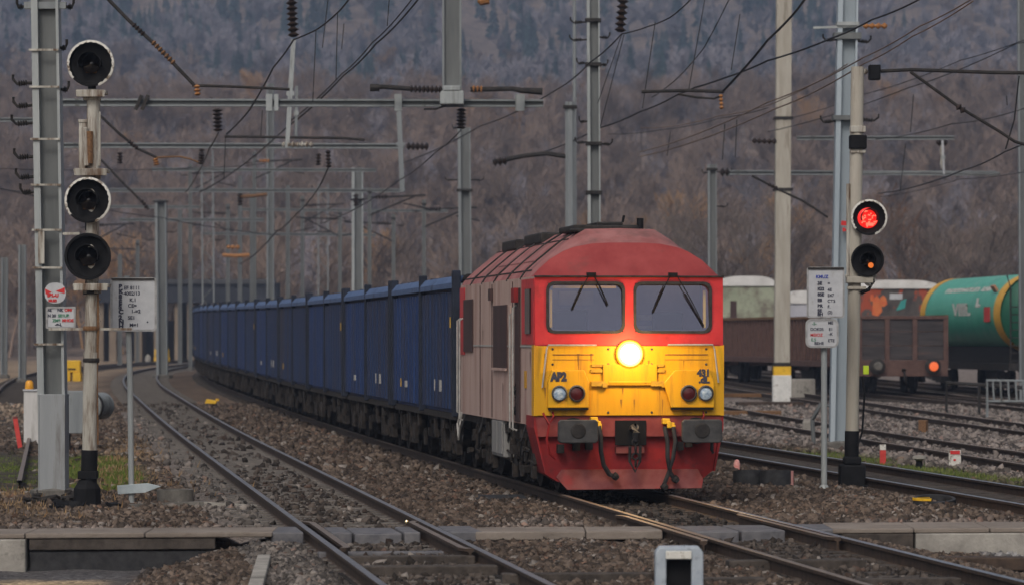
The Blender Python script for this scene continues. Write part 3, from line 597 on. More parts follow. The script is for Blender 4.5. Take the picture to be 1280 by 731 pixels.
for i in range(14):
    v = rr.uniform(-1.3, 1.3); za = rr.choice((2.0, 1.9, 1.52, 1.35)); h = rr.uniform(.08, .3); w = rr.uniform(.006, .018)
    MB().add([(v - w, -.0025 - .0003 * i, za), (v + w, -.0025 - .0003 * i, za), (v, -.0025 - .0003 * i, za - h)], [(0, 2, 1)]).build('stain', M_GRIMY, loco)
# roof fittings
MB().bb(-.66, .3, 1.0, 2.6, 3.76, 3.85).bb(-.3, .1, 1.2, 2.2, 3.85, 3.9).bb(-.7, -.45, .95, 1.2, 3.74, 3.8).build('roof_vent', M_DARK, loco, bevel=.03)
MB().tube([(.33, 1.1, 3.74), (.33, 1.1, 3.95)], .05, 10).tube([(.12, 1.4, 3.9), (.14, 1.4, 4.0)], .02, 6).build('horn', M_BLACK, loco)
MB().bb(-.72, -.2, 4.2, 6.2, 3.66, 3.83).build('exhaust_box', M_DARK, loco, bevel=.03); MB().bb(-.78, -.3, 6.8, 8.6, 3.62, 3.79).build('exhaust_box', M_DARK, loco, bevel=.03)
for u0, u1 in ((1.8, 3.1), (3.4, 4.75), (5.1, 6.3)): MB().prism([(-1.12, zr(1.12) + .004), (-.8, zr(.8) + .004), (-.8, zr(.8) + .02), (-1.12, zr(1.12) + .02)], lambda a, c, d: (a, d, c), u0, u1).build('roof_hatch', M_LROOF, roof)
# running gear
for uc in (2.3, 7.2):
    bg_ = MB().bb(-1.18, -1.06, uc - 1.6, uc + 1.6, .5, .78).bb(1.06, 1.18, uc - 1.6, uc + 1.6, .5, .78).bb(-1.1, 1.1, uc - .3, uc + .3, .5, .95)
    for du in (-.95, .95):
        for s in (-1, 1): bg_.bb(s * 1.22, s * 1.02, uc + du - .2, uc + du + .2, .34, .66)
    bogie = bg_.build('bogie', M_BOGIE, loco, bevel=.02)
    for du in (-.95, .95):
        for s in (-1, 1): MB().lathe([(.001, -.03), (.18, -.03), (.2, -.01), (.4, -.01), (.44, -.05), (.5, -.05), (.5, .06), (.53, .09), (.001, .09)], (s * .80, uc + du, .5), (-s, 0, 0), 26).build('wheel', M_BOGIE, bogie)
        for k in (-.33, .33): MB().tube([(-1.13 + .055 * math.cos(i), uc + du + k + .055 * math.sin(i), .5 + .012 * i) for i in np.arange(0, 36, .8)], .016, 4).build('coil_spring', M_BOGIE, bogie)
    q = MB(); rr = random.Random(int(uc * 10))
    for _ in range(26):
        u = uc + rr.uniform(-1.7, 1.7); z = rr.uniform(.25, .9); q.box((-1.22 - rr.uniform(0, .08), u, z), (rr.uniform(.04, .1), rr.uniform(.05, .3), rr.uniform(.05, .22)))
    for _ in range(10):
        u = uc + rr.uniform(-1.6, 1.5); z = rr.uniform(.5, .95); q.tube([(-1.26, u, z), (-1.28, u + .1, z - .25), (-1.24, u + rr.uniform(-.3, .4), z - .3)], .02, 5)
    q.build('brake_rigging', M_BOGIE, bogie)
MB().bb(-1.33, -1.0, 3.8, 5.3, .42, 1.0).bb(-1.35, -1.33, 3.9, 4.5, .46, .96).bb(-1.35, -1.33, 4.55, 5.2, .46, .96).build('battery_box', M_BOX, loco, bevel=.02)
MB().bb(-.9, .9, .7, LL - .1, .8, .975).bb(-1.28, -1.2, .7, LL - .1, .86, .975).bb(-1.15, 1.15, 3.9, 5.8, .35, .85).build('underframe', M_BOGIE, loco)
MB().tube([(-1.38, 9.15, 1.0), (-1.42, 9.1, .8), (-1.42, 9.25, .55), (-1.42, 9.45, .8), (-1.38, 9.4, 1.0)], .016, 6).build('cable_loop', M_HRAIL, loco)
b = MB()
for i in range(9): b.tube([(-1.36 - .03 * math.sin(i), 2.05 + .06 * math.sin(2 * i), 1.55 - i * .05), (-1.37, 2.05 + .06 * math.cos(3 * i), 1.5 - i * .05)], .018, 5)
b.build('chain_bundle', M_DARK, loco)
# ------------------------------------------------------------------ blue wagons
M_BLUE = mat('wagon_blue', (.005, .020, .078), (.009, .034, .125), .6, 0, 1.4, streak=True, c3=(.022, .02, .024), s3=1.1, lo3=.5, hi3=.68)
M_BLUE2 = mat('wagon_dark_blue', (.006, .016, .055), (.011, .03, .09), .65, 0, 1.4, streak=True, c3=(.03, .022, .02), s3=1.3, lo3=.48, hi3=.66)
M_BLUE3 = mat('wagon_faded_blue', (.012, .032, .09), (.03, .06, .14), .7, 0, 1.0, streak=True, c3=(.05, .035, .03), s3=1.6, lo3=.5, hi3=.7)
M_RIM = mat('wagon_pale_rim', (.05, .09, .19), (.09, .14, .26), .6, 0, 3, c3=(.02, .035, .08), s3=2.4)
M_MARK = mat('wagon_mark_yellow', (.5, .3, .05), None, .7)
M_MARKW = mat('wagon_mark_white', (.5, .48, .45), (.3, .29, .27), .8, 0, 20)
M_STAN = mat('wagon_black_blue', (.006, .009, .018), (.016, .022, .04), .7, 0, 3)
WL, WH = 11.35, 1.22
def make_wagon():
    t = thing('freight_wagon', 'x', 'freight wagon')
    b = MB(); b.bb(-WH, -WH + .05, 0, WL, .95, 3.1).bb(WH - .05, WH, 0, WL, .95, 3.1).bb(-WH + .05, WH - .05, 0, .05, .95, 3.1).bb(-WH + .05, WH - .05, WL - .05, WL, .95, 3.1).bb(-WH + .05, WH - .05, .05, WL - .05, .95, 1.0)
    body = b.build('body', M_BLUE, t)
    for h in (0, 1):
        y0 = h * WL / 2 + .14; y1 = (h + 1) * WL / 2 - .14; q = MB(); n = 10
        for s in (-1, 1):
          q = MB()
          for i in range(n):
            ya = y0 + (y1 - y0) * (i + .18) / n; yb = y0 + (y1 - y0) * (i + .82) / n
            q.prism([(ya, 0), (ya + .05, .095), (yb - .05, .095), (yb, 0)], lambda a, c, d, s=s: (s * (WH + c), a, d), 1.02, 3.0)
          q.build('side_panel', M_BLUE if h else M_BLUE2, t)
        for s in (-1, 1): MB().prism([(0, 3.06), (.12, 3.06), (.12, 3.15), (.02, 3.27), (-.08, 3.27)], lambda a, c, d, s=s: (s * (WH + a), d, c), y0 - .02, y1 + .02).build('top_rim', M_RIM, t)
        q = MB(); rr = random.Random(h + 3)
        for i in range(30):
            yy = y0 + (y1 - y0) * i / 29; q.box((-WH + .35 + .25 * rr.random(), yy, 3.27 + .01 * rr.random()), (.4, .3, .03 + .04 * rr.random()), rr.random())
        q.build('load_cover', M_DARK, t)
    for y in (.07, WL / 2, WL - .07):
        for s in (-1, 1): MB().bb(s * (WH - .02), s * (WH + .12), y - .1, y + .1, .9, 3.36).build('stanchion', M_STAN, t, bevel=.02)
    MB().bb(-WH - .04, WH + .04, -.03, WL + .03, .84, .947).bb(-.5, .5, -.2, WL + .2, .6, .84).bb(-1.0, 1.0, 4.4, 7.0, .45, .8).build('underframe', M_BOGIE, t)
    MB().bb(-WH - .108, -WH - .096, .5, .6, 2.4, 2.58).build('yellow_plate', M_MARK, t)
    MB().bb(-WH - .108, -WH - .096, 2.0, 2.3, 1.3, 1.5).bb(-WH - .108, -WH - .096, 3.1, 3.16, 1.3, 1.5).bb(-WH - .108, -WH - .096, 8.2, 8.6, 1.3, 1.42).build('painted_plate', M_MARKW, t)
    MB().bb(-WH - .108, -WH - .096, 9.4, 9.5, 1.3, 1.46).build('ochre_plate', M_MARK, t)
    for uc in (1.9, WL - 1.9):
        q = MB().bb(-1.12, -.98, uc - 1.35, uc + 1.35, .42, .68).bb(.98, 1.12, uc - 1.35, uc + 1.35, .42, .68).bb(-1, 1, uc - .2, uc + .2, .4, .8)
        for du in (-.9, .9): q.bb(-1.18, -1.0, uc + du - .16, uc + du + .16, .3, .6).bb(-1.2, -1.1, uc + du - .35, uc + du - .22, .25, .75).bb(-1.2, -1.1, uc + du + .22, uc + du + .35, .25, .75)
        bo = q.build('bogie', M_BOGIE, t)
        for du in (-.9, .9):
            for s in (-1, 1): MB().lathe([(.001, -.03), (.17, -.03), (.19, -.01), (.36, -.01), (.4, -.05), (.46, -.05), (.46, .06), (.49, .09), (.001, .09)], (s * .80, uc + du, .46), (-s, 0, 0), 22).build('wheel', M_BOGIE, bo)
    rr = random.Random(5); q = MB()
    for _ in range(34):
        u = rr.uniform(.3, WL - .3); z = rr.uniform(.4, .84); q.box((-1.12 - rr.uniform(0, .1), u, z), (.06, rr.uniform(.06, .35), rr.uniform(.06, .3)))
    q.build('brake_rigging', M_BOGIE, t)
    MB().bb(-.95, -.7, -.55, 0, .9, 1.15).bb(.7, .95, -.55, 0, .9, 1.15).bb(-.95, -.7, WL, WL + .55, .9, 1.15).bb(.7, .95, WL, WL + .55, .9, 1.15).build('buffer', M_DARK, t)
    return t
WLAB = ['first blue freight wagon, coupled right behind the locomotive'] + ['%s blue freight wagon behind the locomotive in the curving train' % w for w in ('second', 'third', 'fourth', 'fifth', 'sixth', 'seventh', 'eighth', 'ninth', 'tenth', 'eleventh', 'twelfth')]
wag = make_wagon(); PITCH = 11.75
yw = 64.75
for k, lab in enumerate(WLAB):
    o = wag if k == 0 else copy_tree(wag)
    ym = yw + WL / 2; a = math.atan2(-(float(T1(yw + WL)) - float(T1(yw))), WL)
    ox = .1 * (1 - k / 12)
    for ch in kids(o):
        if k and ch.name.split('.')[0] in ('body', 'side_panel') and (k * 5 + len(ch.name)) % 4 == 1:
            ch.material_slots[0].link = 'OBJECT'; ch.material_slots[0].material = (M_BLUE3, M_BLUE2)[k % 2]
    for ch in (kids(o) if k else []):
        if ch.name.split('.')[0] in ('yellow_plate', 'painted_plate', 'ochre_plate') and (k * 7 + len(ch.name)) % 3: bpy.data.objects.remove(ch)
    o.location = (float(T1(yw)) + ox, yw, float(rise(yw))); o.rotation_euler = (math.atan2(float(rise(yw + WL) - rise(yw)), WL), 0, a)
    tag(o, lab, 'freight wagon', 'blue freight wagons of the train'); yw += PITCH * math.cos(a)
# ------------------------------------------------------------------ signals
M_SRED = emis('red_lamp_lit', (1, .02, .015), .75, (.2, .01, .01)); M_SREDC = emis('red_lamp_core', (1, .12, .07), 1.6, (.2, .01, .01)); M_SOR = emis('orange_lamp_lit', (1, .22, .03), .6, (.2, .05, .01))
M_RIMW = mat('worn_white_rim', (.5, .49, .45), (.66, .65, .6), .7, 0, 9, c3=(.14, .1, .07), s3=9, lo3=.52, hi3=.62)
M_AMB = mat('dull_amber_lens', (.06, .03, .014), (.1, .05, .02), .2, 0, 20)
def signal_head(t, x, z, r, rim=True, lens=None, yoff=-.16, name='signal_head'):
    b = MB().lathe([(r * .99, 0), (r, -.03), (r * .93, -.035), (r * .88, -.03), (r * .86, .02), (r * .35, .09), (.001, .09)], (x, yoff, z), (0, 1, 0), 32)
    b.lathe([(.001, .16), (r * .5, .16), (r * .55, .1), (r * .9, .03), (r * .98, .0)], (x, yoff, z), (0, 1, 0), 24)
    h = b.build(name, M_BLACK, t, smooth=True)
    if rim:                                             # worn rim round the target board, gone at the lower left
        q = MB(); n = 40; vs = []
        for i in range(n + 1):
            a = R(-70 + 290 * i / n); w = .032 * (.6 + .4 * math.sin(i * 1.7) ** 2)
            for rr_, yy in ((r + .005, -.036), (r - w, -.042), (r - w, -.03), (r + .005, .02)): vs.append((x + rr_ * math.cos(a), yoff + yy, z + rr_ * math.sin(a)))
        q.add(vs, [(i * 4 + j, i * 4 + (j + 1) % 4, (i + 1) * 4 + (j + 1) % 4, (i + 1) * 4 + j) for i in range(n) for j in range(4)])
        q.build('rim', M_RIMW, h)
    q = MB(); n = 14; vs = []                           # hood over the lens
    for i in range(n + 1):
        a = R(-20 + 220 * i / n)
        for rr_, yy in ((r * .46, .06), (r * .5, -.24), (r * .47, -.24), (r * .43, .06)): vs.append((x + rr_ * math.cos(a), yoff + yy, z + rr_ * math.sin(a)))
    q.add(vs, [(i * 4 + j, i * 4 + (j + 1) % 4, (i + 1) * 4 + (j + 1) % 4, (i + 1) * 4 + j) for i in range(n) for j in range(4)]); q.build('hood', M_BLACK, h)
    if lens is None: MB().lathe([(.001, .0), (r * .2, .01), (r * .4, .05)], (x, yoff, z), (0, 1, 0), 20).build('lens', M_LENS, h, smooth=True)
    return h
def plates(t, b, z, w): b.box((0, -.03, z), (w, .3, .035)); b.box((0, -.19, z - .03), (w, .02, .09))
YS = 54.0; sg = P(112, 637, YS)
t = thing('railway_signal', 'tall rusty white signal post with three dark unlit lamps', 'signal', (sg.x, YS, -.19)); lz = lambda y: pz(y, YS) + .19; lx = lambda x: px(x, YS) - sg.x
MB().tube([(lx(115), 0, lz(352)), (lx(117), 0, lz(112))], .095, 14).build('upper_post', M_WHITEP, t, smooth=True)
MB().tube([(lx(112), 0, lz(562)), (lx(113.5), 0, lz(440))], .105, 14).tube([(lx(113.5), 0, lz(440)), (lx(115), 0, lz(352))], .09, 14).build('post', M_WHITEP, t, smooth=True)
MB().tube([(lx(110), 0, 0), (lx(112), 0, lz(562))], .115, 14).build('black_post_foot', M_BLACK, t, smooth=True)
MB().lathe([(.2, 0), (.19, .3), (.15, .36), (.12, .42)], (lx(109), 0, 0), n=8).bb(lx(98), lx(122), -.12, .12, lz(598), lz(588)).build('post_base', M_BLACK, t, bevel=.01)
q = MB()
for i in range(30): q.box((random.uniform(-.5, .4), random.uniform(-.3, .3), random.uniform(-.02, .07)), (.16, .14, .09), random.random() * 3, random.random())
q.build('tarred_mound', M_BLACK, t)
for y, w in ((116, .42), (214, .48), (357, .5)):
    b = MB(); b.box((lx(115), -.02, lz(y)), (w, .34, .05)); b.box((lx(115), -.19, lz(y + 2)), (w * .95, .025, .1)); b.box((lx(115), 0, lz(y + 7)), (.24, .2, .06)); b.build('bracket_plate', M_WHITEP, t, bevel=.008)
for x, y, rr_, rim in ((115, 81, .325, True), (111.5, 251, .32, True), (111.5, 321, .33, False)):
    h = signal_head(t, lx(x), lz(y), rr_, rim)
    MB().tube([(lx(x), .0, lz(y) - rr_ + .02), (lx(x), 0, lz(y) - rr_ - .1)], .06, 8).build('neck', M_BLACK, h)
    MB().box((lx(x), -.10, lz(y) - .1), (.16, .02, .06)).build('lens_reflector', M_AMB, h, bevel=.01)
b = MB(); b.box((lx(104), -.02, lz(182)), (.11, .1, .66)).box((lx(104), -.02, lz(152)), (.13, .12, .05)).tube([(lx(107), -.1, lz(160)), (lx(110), -.12, lz(208))], .05, 8).tube([(lx(124), -.02, lz(140)), (lx(124), -.02, lz(208))], .03, 6)
b.build('side_casing', M_WHITEP, t, bevel=.01)
MB().tube([(lx(113), -.11, lz(165)), (lx(113), -.115, lz(205))], .05, 8).build('rust_streak_tube', M_RUSTB, t)
for y in (410, 450, 365): MB().lathe([(.112, -.03), (.118, 0), (.112, .03)], (lx(114), 0, lz(y)), n=14).build('post_collar', M_DARK if y != 410 else M_RUSTB, t)
MB().tube([(lx(122), -.02, lz(357)), (lx(123), -.02, lz(410)), (lx(121), -.02, lz(470)), (lx(122), .0, lz(555))], .02, 6).build('cable_pipe', M_RUSTB, t)
MB().beam((lx(60), .1, lz(411)), (lx(165), -.02, lz(411)), .03, .035).build('stay_arm', M_WHITEP, t); MB().beam((lx(78), .1, lz(292)), (lx(100), 0, lz(292)), .03, .035).build('stay_arm', M_WHITEP, t)
b = MB()
for i in range(5): b.box((lx(124), .02, lz(365 + 9 * i)), (.03, .1, .02))
b.build('rung', M_WHITEP, t)
# right signal
YR = 61.3; sg = P(1065, 612, YR)
t = thing('railway_signal', 'beige signal post with the lit red lamp', 'signal', (sg.x, YR, -.19)); lz = lambda y: pz(y, YR) + .19; lx = lambda x: px(x, YR) - sg.x
MB().tube([(lx(1065), 0, lz(545)), (lx(1072), 0, lz(84))], .105, 14).build('post', M_BEIGE, t, smooth=True)
MB().tube([(lx(1064), 0, lz(592)), (lx(1065), 0, lz(538))], .115, 14).build('black_post_foot', M_BLACK, t, smooth=True)
MB().bb(lx(1049), lx(1081), -.2, .2, -.05, lz(580)).bb(lx(1054), lx(1076), -.15, .15, lz(580), lz(570)).build('post_base', M_BLACK, t, bevel=.03)
q = MB()
for i in range(16): q.box((random.uniform(-.4, .4), random.uniform(-.25, .3), .0), (.16, .14, .09), random.random() * 3, random.random())
q.build('tarred_mound', M_BLACK, t)
h = signal_head(t, lx(1085), lz(272.5), .285, True, lens=1)
MB().lathe([(.001, -.0), (.1, .005), (.165, .05)], (lx(1084), -.16, lz(273)), (0, 1, 0), 24).build('lamp', M_SRED, h, smooth=True)
q = MB(); rr_ = random.Random(4)
for i in range(34):
    a = rr_.uniform(0, 6.28); d = .15 * math.sqrt(rr_.random()); q.lathe([(.001, -.012), (.014, 0)], (lx(1084) + d * math.cos(a), -.172, lz(273) + d * math.sin(a)), (0, 1, 0), 6)
q.box((lx(1086), -.175, lz(281)), (.12, .02, .05)); q.build('lamp_core', M_SREDC, h)
h = signal_head(t, lx(1083), lz(325.5), .265, False)
MB().lathe([(.001, -.04), (.03, -.035), (.045, -.01)], (lx(1087), -.2, lz(332)), (0, 1, 0), 12).build('lamp', M_SOR, h)
b = MB().box((lx(1074), -.02, lz(350)), (.42, .3, .1)).box((lx(1076), -.03, lz(345)), (.5, .06, .05)).box((lx(1070), -.1, lz(360)), (.3, .06, .05)); b.build('bracket_plate', M_BEIGE, t, bevel=.01)
MB().lathe([(.09, -.02), (.1, 0), (.06, .02)], (lx(1086), -.12, lz(350)), (0, 1, 0), 16).build('bell_plate', M_RIMW, t)
MB().tube([(lx(1088), -.1, lz(345)), (lx(1091), -.1, lz(352)), (lx(1085), -.1, lz(362)), (lx(1076), -.05, lz(366))], .03, 6).build('cable', M_BLACK, t)
MB().box((lx(1072), -.03, lz(178)), (.27, .26, .22)).build('black_box', M_BLACK, t, bevel=.02)
MB().box((lx(1072), -.0, lz(162)), (.24, .24, .1)).box((lx(1072), -.0, lz(190)), (.24, .24, .05)).build('post_collar', M_WHITEP, t, bevel=.01)
b = MB()
for i in range(6): b.tube([(lx(1058 + i * 1.5), .08, lz(285 + i * 10)), (lx(1060 + i), -.05, lz(287 + i * 10))], .018, 5)
b.tube([(lx(1060), -.05, lz(230)), (lx(1060), -.05, lz(345))], .035, 6).build('rung', M_WHITEP, t)
MB().tube([(lx(1077), -.1, lz(470)), (lx(1080), -.12, lz(490)), (lx(1077), -.1, lz(540)), (lx(1070), -.1, lz(560))], .018, 6).build('hanging_cable', M_BLACK, t)
MB().box((lx(1082), -.05, lz(462)), (.09, .06, .14)).build('yellow_green_tag', mat('yellow_green_tag', (.45, .6, .03), None, .6), t, bevel=.01)
# ------------------------------------------------------------------ boards and signs
def board(t, x0, x1, y0, y1, Y, r, name='board', thick=.02, fr_=True):
    ox, oz = t.location.x, t.location.z; cx = px((x0 + x1) / 2, Y) - ox; cz = pz((y0 + y1) / 2, Y) - oz; w = (x1 - x0) * Y / F; h = (y1 - y0) * Y / F
    o = MB().prism([(cx + a, cz + c) for a, c in rrect(w, h, r)], lambda a, c, d: (a, d, c), -.11 - thick, -.11).build(name, M_SIGN, t)
    if fr_:
        out = rrect(w + .01, h + .01, r); inn = rrect(w - .05, h - .05, max(.01, r - .02)); k = len(out); b = MB()
        b.add([(cx + a, -.118 - thick, cz + c) for a, c in out] + [(cx + a, -.118 - thick, cz + c) for a, c in inn] + [(cx + a, -.108 - thick + .01, cz + c) for a, c in out] + [(cx + a, -.108 - thick + .01, cz + c) for a, c in inn], [(i, (i + 1) % k, k + (i + 1) % k, k + i) for i in range(k)] + [(i, (i + 1) % k, 2 * k + (i + 1) % k, 2 * k + i) for i in range(k)] + [(k + i, k + (i + 1) % k, 3 * k + (i + 1) % k, 3 * k + i) for i in range(k)])
        b.build('frame', mat('sign_edge_grey', (.2, .2, .2), (.33, .33, .33), .6, 0, 9), o)
    return o
def line(t, s, x, y, Y, size, m=None, bold=.004, xs=1.0):
    return text('lettering', s, size * Y / F, m or M_INK, t, (px(x, Y) - t.location.x, -.1335, pz(y, Y) - t.location.z), bold=bold * .45, xs=xs)
YB = 54.8; p = P(163, 635, YB)
t = thing('notice_board', 'white notice board with black letters on a thin post, beside the three-lamp signal', 'notice board', (p.x, YB, -.19)); bz = lambda y: pz(y, YB) + .19; bx = lambda x: px(x, YB) - p.x
MB().tube([(bx(164.5), 0, -.1), (bx(163), -.03, bz(480)), (bx(159), -.05, bz(345))], .042, 10).build('post', M_GALV, t, smooth=True)
board(t, 139.5, 196.5, 347.5, 413.5, YB, .06)
MB().bb(bx(140.5), bx(194), -.15, -.136, bz(350.2), bz(348.2)).build('dark_top_edge', M_DARK, t)
for s, y in zip(('B', 'K', '8', 'E', 'S', 'C', '2', 'N', 'H'), (361, 367, 373.5, 380, 386, 392, 399, 404.5, 410)): line(t, s, 149.5, y, YB, 7.5, bold=.012, xs=1.1)
for s, x, y in (('EF 8111', 156, 362), ('4002/13', 156, 369), ('K.1', 163, 377), ('CE=', 161, 384), ('1-=2', 165, 391), ('SE1', 161, 399), ('M=1', 163, 408)): line(t, s, x, y, YB, 6.2, bold=.004)
line(t, '.', 184, 403, YB, 14, bold=.006)
MB().prism([(bx(147), bz(606)), (bx(148), bz(617)), (bx(182), bz(615)), (bx(202), bz(607)), (bx(185), bz(603))], lambda a, c, d: (a, d, c), -.08, -.05).build('arrow_plate', mat('pale_blue_plate', (.3, .35, .37), (.4, .44, .455), .5, 0, 4), t, bevel=.006)
YB2 = 60.6; p = P(1030, 614, YB2)
t = thing('notice_board', 'white notice board above a smaller one on a thin grey post, right of the locomotive', 'notice board', (p.x, YB2, -.19)); bz = lambda y: pz(y, YB2) + .19; bx = lambda x: px(x, YB2) - p.x
MB().tube([(bx(1030), 0, -.1), (bx(1030), -.03, bz(345))], .05, 10).lathe([(.09, 0), (.08, .06), (.055, .1)], (bx(1030), 0, 0), n=10).build('post', M_GALV, t, smooth=True)
board(t, 1008, 1054.5, 334.5, 397, YB2, .05); board(t, 1006.5, 1047, 398.5, 434, YB2, .09, 'lower_board')
MB().bb(bx(1009), bx(1054), -.15, -.136, bz(337), bz(334.6)).build('dark_top_edge', M_DARK, t)
line(t, 'KMUZ', 1019, 348, YB2, 5.5, mat('sign_blue', (.03, .05, .3), None, .7), .006)
for s, y in (('3E', 356), ('IG2', 363), ('8SE', 370), ('E8', 377), ('BR', 384), ('SE', 390), ('8H', 394.5)): line(t, s, 1021, y, YB2, 5.6, bold=.008)
for s, y in (('=', 356), ('4E', 364), ('E47', 371), ('CT5', 378), ('F.', 385), ('(2)', 392)): line(t, s, 1033.5, y, YB2, 5.4, bold=.003)
for s, x, y, m in (('-5-', 1014, 406, M_INKG), ('DOK05', 1012, 413, M_INK), ('MEIOZ', 1012, 420, M_INKR), ('E.5', 1013, 426, M_INKG), ('BEHE', 1017, 430.5, M_INK), ('ME', 1034, 405, M_INK), ('E1', 1035, 413, M_INK), ('-K', 1035, 419, M_INK), ('ETE', 1034, 427, M_INK)): line(t, s, x, y, YB2, 5.2, m, .003)
# two small plates on the left mast
YM = 57.0
def plate(label, x0, x1, y0, y1, r):
    p = P((x0 + x1) / 2, (y0 + y1) / 2, YM - .24); t = thing('sign_plate', label, 'sign', (p.x, p.y, p.z)); board(t, x0, x1, y0, y1, YM - .24, r, fr_=r < .1); return t
t = plate('rounded white plate with red marks on the big steel mast', 57, 83.5, 353.5, 379, .13)
q = MB(); Z = lambda y: pz(y, YM - .24) - t.location.z; X = lambda x: px(x, YM - .24) - t.location.x
for tri in (((57.5, 361), (66, 365), (58.5, 368)), ((82.5, 359), (71, 364), (82, 367))): q.prism([(X(a), Z(c)) for a, c in tri], lambda a, c, d: (a, d, c), -.135, -.131)
q.build('red_mark', M_INKR, t)
line(t, 'SBL-U', 60.5, 371, YM - .24, 5.5, M_INKR, .012); line(t, 'MUZI', 62, 377, YM - .24, 4.2, M_INKR, .01)
t = plate('rectangular white plate with green and red lines of writing on the big steel mast', 59, 95.5, 383.5, 410, .02)
for s, x, y, m, z in (('AE', 61, 389, M_INK, 4), ('NK', 73, 389, M_INK, 5), ('OMI', 82, 389, M_INKR, 5), ('N 20', 61, 396, M_INK, 5), ('SE1UB', 74, 396, M_INKG, 5), ('ZM8', 67, 402, M_INKG, 5), ('MHOE', 79, 402, M_INKR, 5), ('-=-L', 70, 407, M_INK, 5)): line(t, s, x, y, YM - .24, z, m, .006)
# ------------------------------------------------------------------ masts
def hook_bracket(name, t, p, side, L, m=M_DARK):
    b = MB(); x, y, z = p; b.tube([(x, y, z), (x + side * L * .8, y, z - .02), (x + side * L, y, z + .05), (x + side * L, y, z + .12)], .022, 6); b.insul((x + side * L * .3, y, z), (x + side * L * .75, y, z - .015), .05, 4)
    return b.build(name, m, t)
def hmast(label, xt, xb, yb, yt, wpx, Y, colors, brackets=(), collars=(), rz=.5, kind='I', group='catenary masts', zb=None, base=True):
    z0 = float(rise(Y)) - .19 if zb is None else zb
    X0 = px(xb, Y); X1 = px(xt, Y); H = pz(yt, Y) - z0; w = wpx * Y / F
    t = thing('catenary_mast', label, 'mast', (X0, Y, z0), 0, group)
    top = Vector((X1 - X0, 0, H)); zz = lambda y: pz(y, Y) - z0; at = lambda z: top * (z / H)
    def bar(dx0, dx1, dy0, dy1):
        b = MB(); b.add([(dx, dy, 0) + Vector() if False else Vector((dx, dy, 0)) for dx in (dx0, dx1) for dy in (dy0, dy1)] + [top + Vector((dx, dy, 0)) for dx in (dx0, dx1) for dy in (dy0, dy1)], [(0, 1, 3, 2), (4, 6, 7, 5), (0, 4, 5, 1), (2, 3, 7, 6), (0, 2, 6, 4), (1, 5, 7, 3)]); return b
    if kind == 'I':      # wide-flange section seen at an angle
        bar(-w / 2, -w / 2 + w * .24, -w * .5, w * .45).build('flange', colors[0], t); bar(w / 2 - w * .1, w / 2, -w * .5, w * .45).build('flange', colors[0], t); bar(-w / 2 + w * .24, w / 2 - w * .1, -w * .12, w * .1).build('web', colors[1], t)  # a darker web colour puts its shade into the paint
    elif kind == 'box': bar(-w / 2, w / 2, -w / 2, w / 2).build('post', colors[0], t, bevel=.02)
    elif kind == 'lattice':
        for s in (-1, 1): bar(s * w / 2 - .04, s * w / 2 + .04, -.08, .08).build('chord', colors[0], t)
        b = MB(); n = max(4, int(H / (w * 1.1)))
        for i in range(n):
            a, c = at(H * i / n), at(H * (i + 1) / n); s = 1 if i % 2 else -1; b.beam(a + Vector((s * w / 2, -.05, 0)), c + Vector((-s * w / 2, -.05, 0)), .03, .04)
        b.build('lacing', colors[1], t)
    else:
        b = MB(); b.tube([Vector((0, 0, 0)), top], [w / 2 * 1.08, w / 2 * .92], 8); b.build('post', colors[0], t)
    if base and zb is None: MB().lathe([(w * .95, -.2), (w * .9, .16), (w * .6, .2)], (0, 0, 0), n=8).build('foundation', M_CONCD, t)
    for y in collars: MB().box(at(zz(y)), (w * 1.25, w * 1.2, .09)).build('collar', M_DARK, t, bevel=.01)
    for y, side, L in brackets: hook_bracket('bracket', t, tuple(at(zz(y)) + Vector((side * w / 2, -.05, 0))), side, L)
    return t, zz, at, w, Vector((X0, Y, z0))
# big left mast
t, zz, at, w, o = hmast('big grey steel mast beside the signal with three lamps, carrying two small plates', 57, 68, 628, -30, 34, YM, (M_GALV, M_GALVD), [(104, -1, .3), (132, -1, .3), (154, -1, .33), (196, -1, .3), (221, -1, .28), (112, 1, .12), (60, 1, .1), (240, -1, .22)], kind='I')
MB().box(at(zz(8)) + Vector((0, -.1, 0)), (.62, .1, .1)).build('crossarm', M_GREYP, t)
for s in (-1, 1): hook_bracket('bracket', t, tuple(at(zz(9)) + Vector((s * .3, -.1, 0))), s, .12)
MB().bb(-.21, .19, -.26, .24, .12, zz(492)).bb(-.205, -.19, -.27, -.25, .12, zz(492)).bb(.17, .19, -.27, -.25, .12, zz(492)).build('sheet_metal_sleeve', mat('sleeve_grey', (.2, .215, .225), (.28, .295, .305), .6, .1, 2, streak=True, c3=(.15, .145, .14), s3=2), t, bevel=.02)
b = MB()
for y in (64, 110, 175, 232, 288, 335, 430): b.box(at(zz(y)) + Vector((-.02, -.22, 0)), (.44, .03, .03))
b.build('strap', M_WHITEP, t)
MB().bb(-.19 - .02, -.12, -.24, -.22, zz(290), zz(330)).build('peeling_strip', M_WHITEP, t)
q = MB()
for i in range(12): q.tube([(random.uniform(-.25, .25), -.28, .02), (random.uniform(-.3, .3), -.3, .1), (random.uniform(-.3, .3), -.26, .16)], .02, 5)
q.build('base_bolts', M_DARK, t)
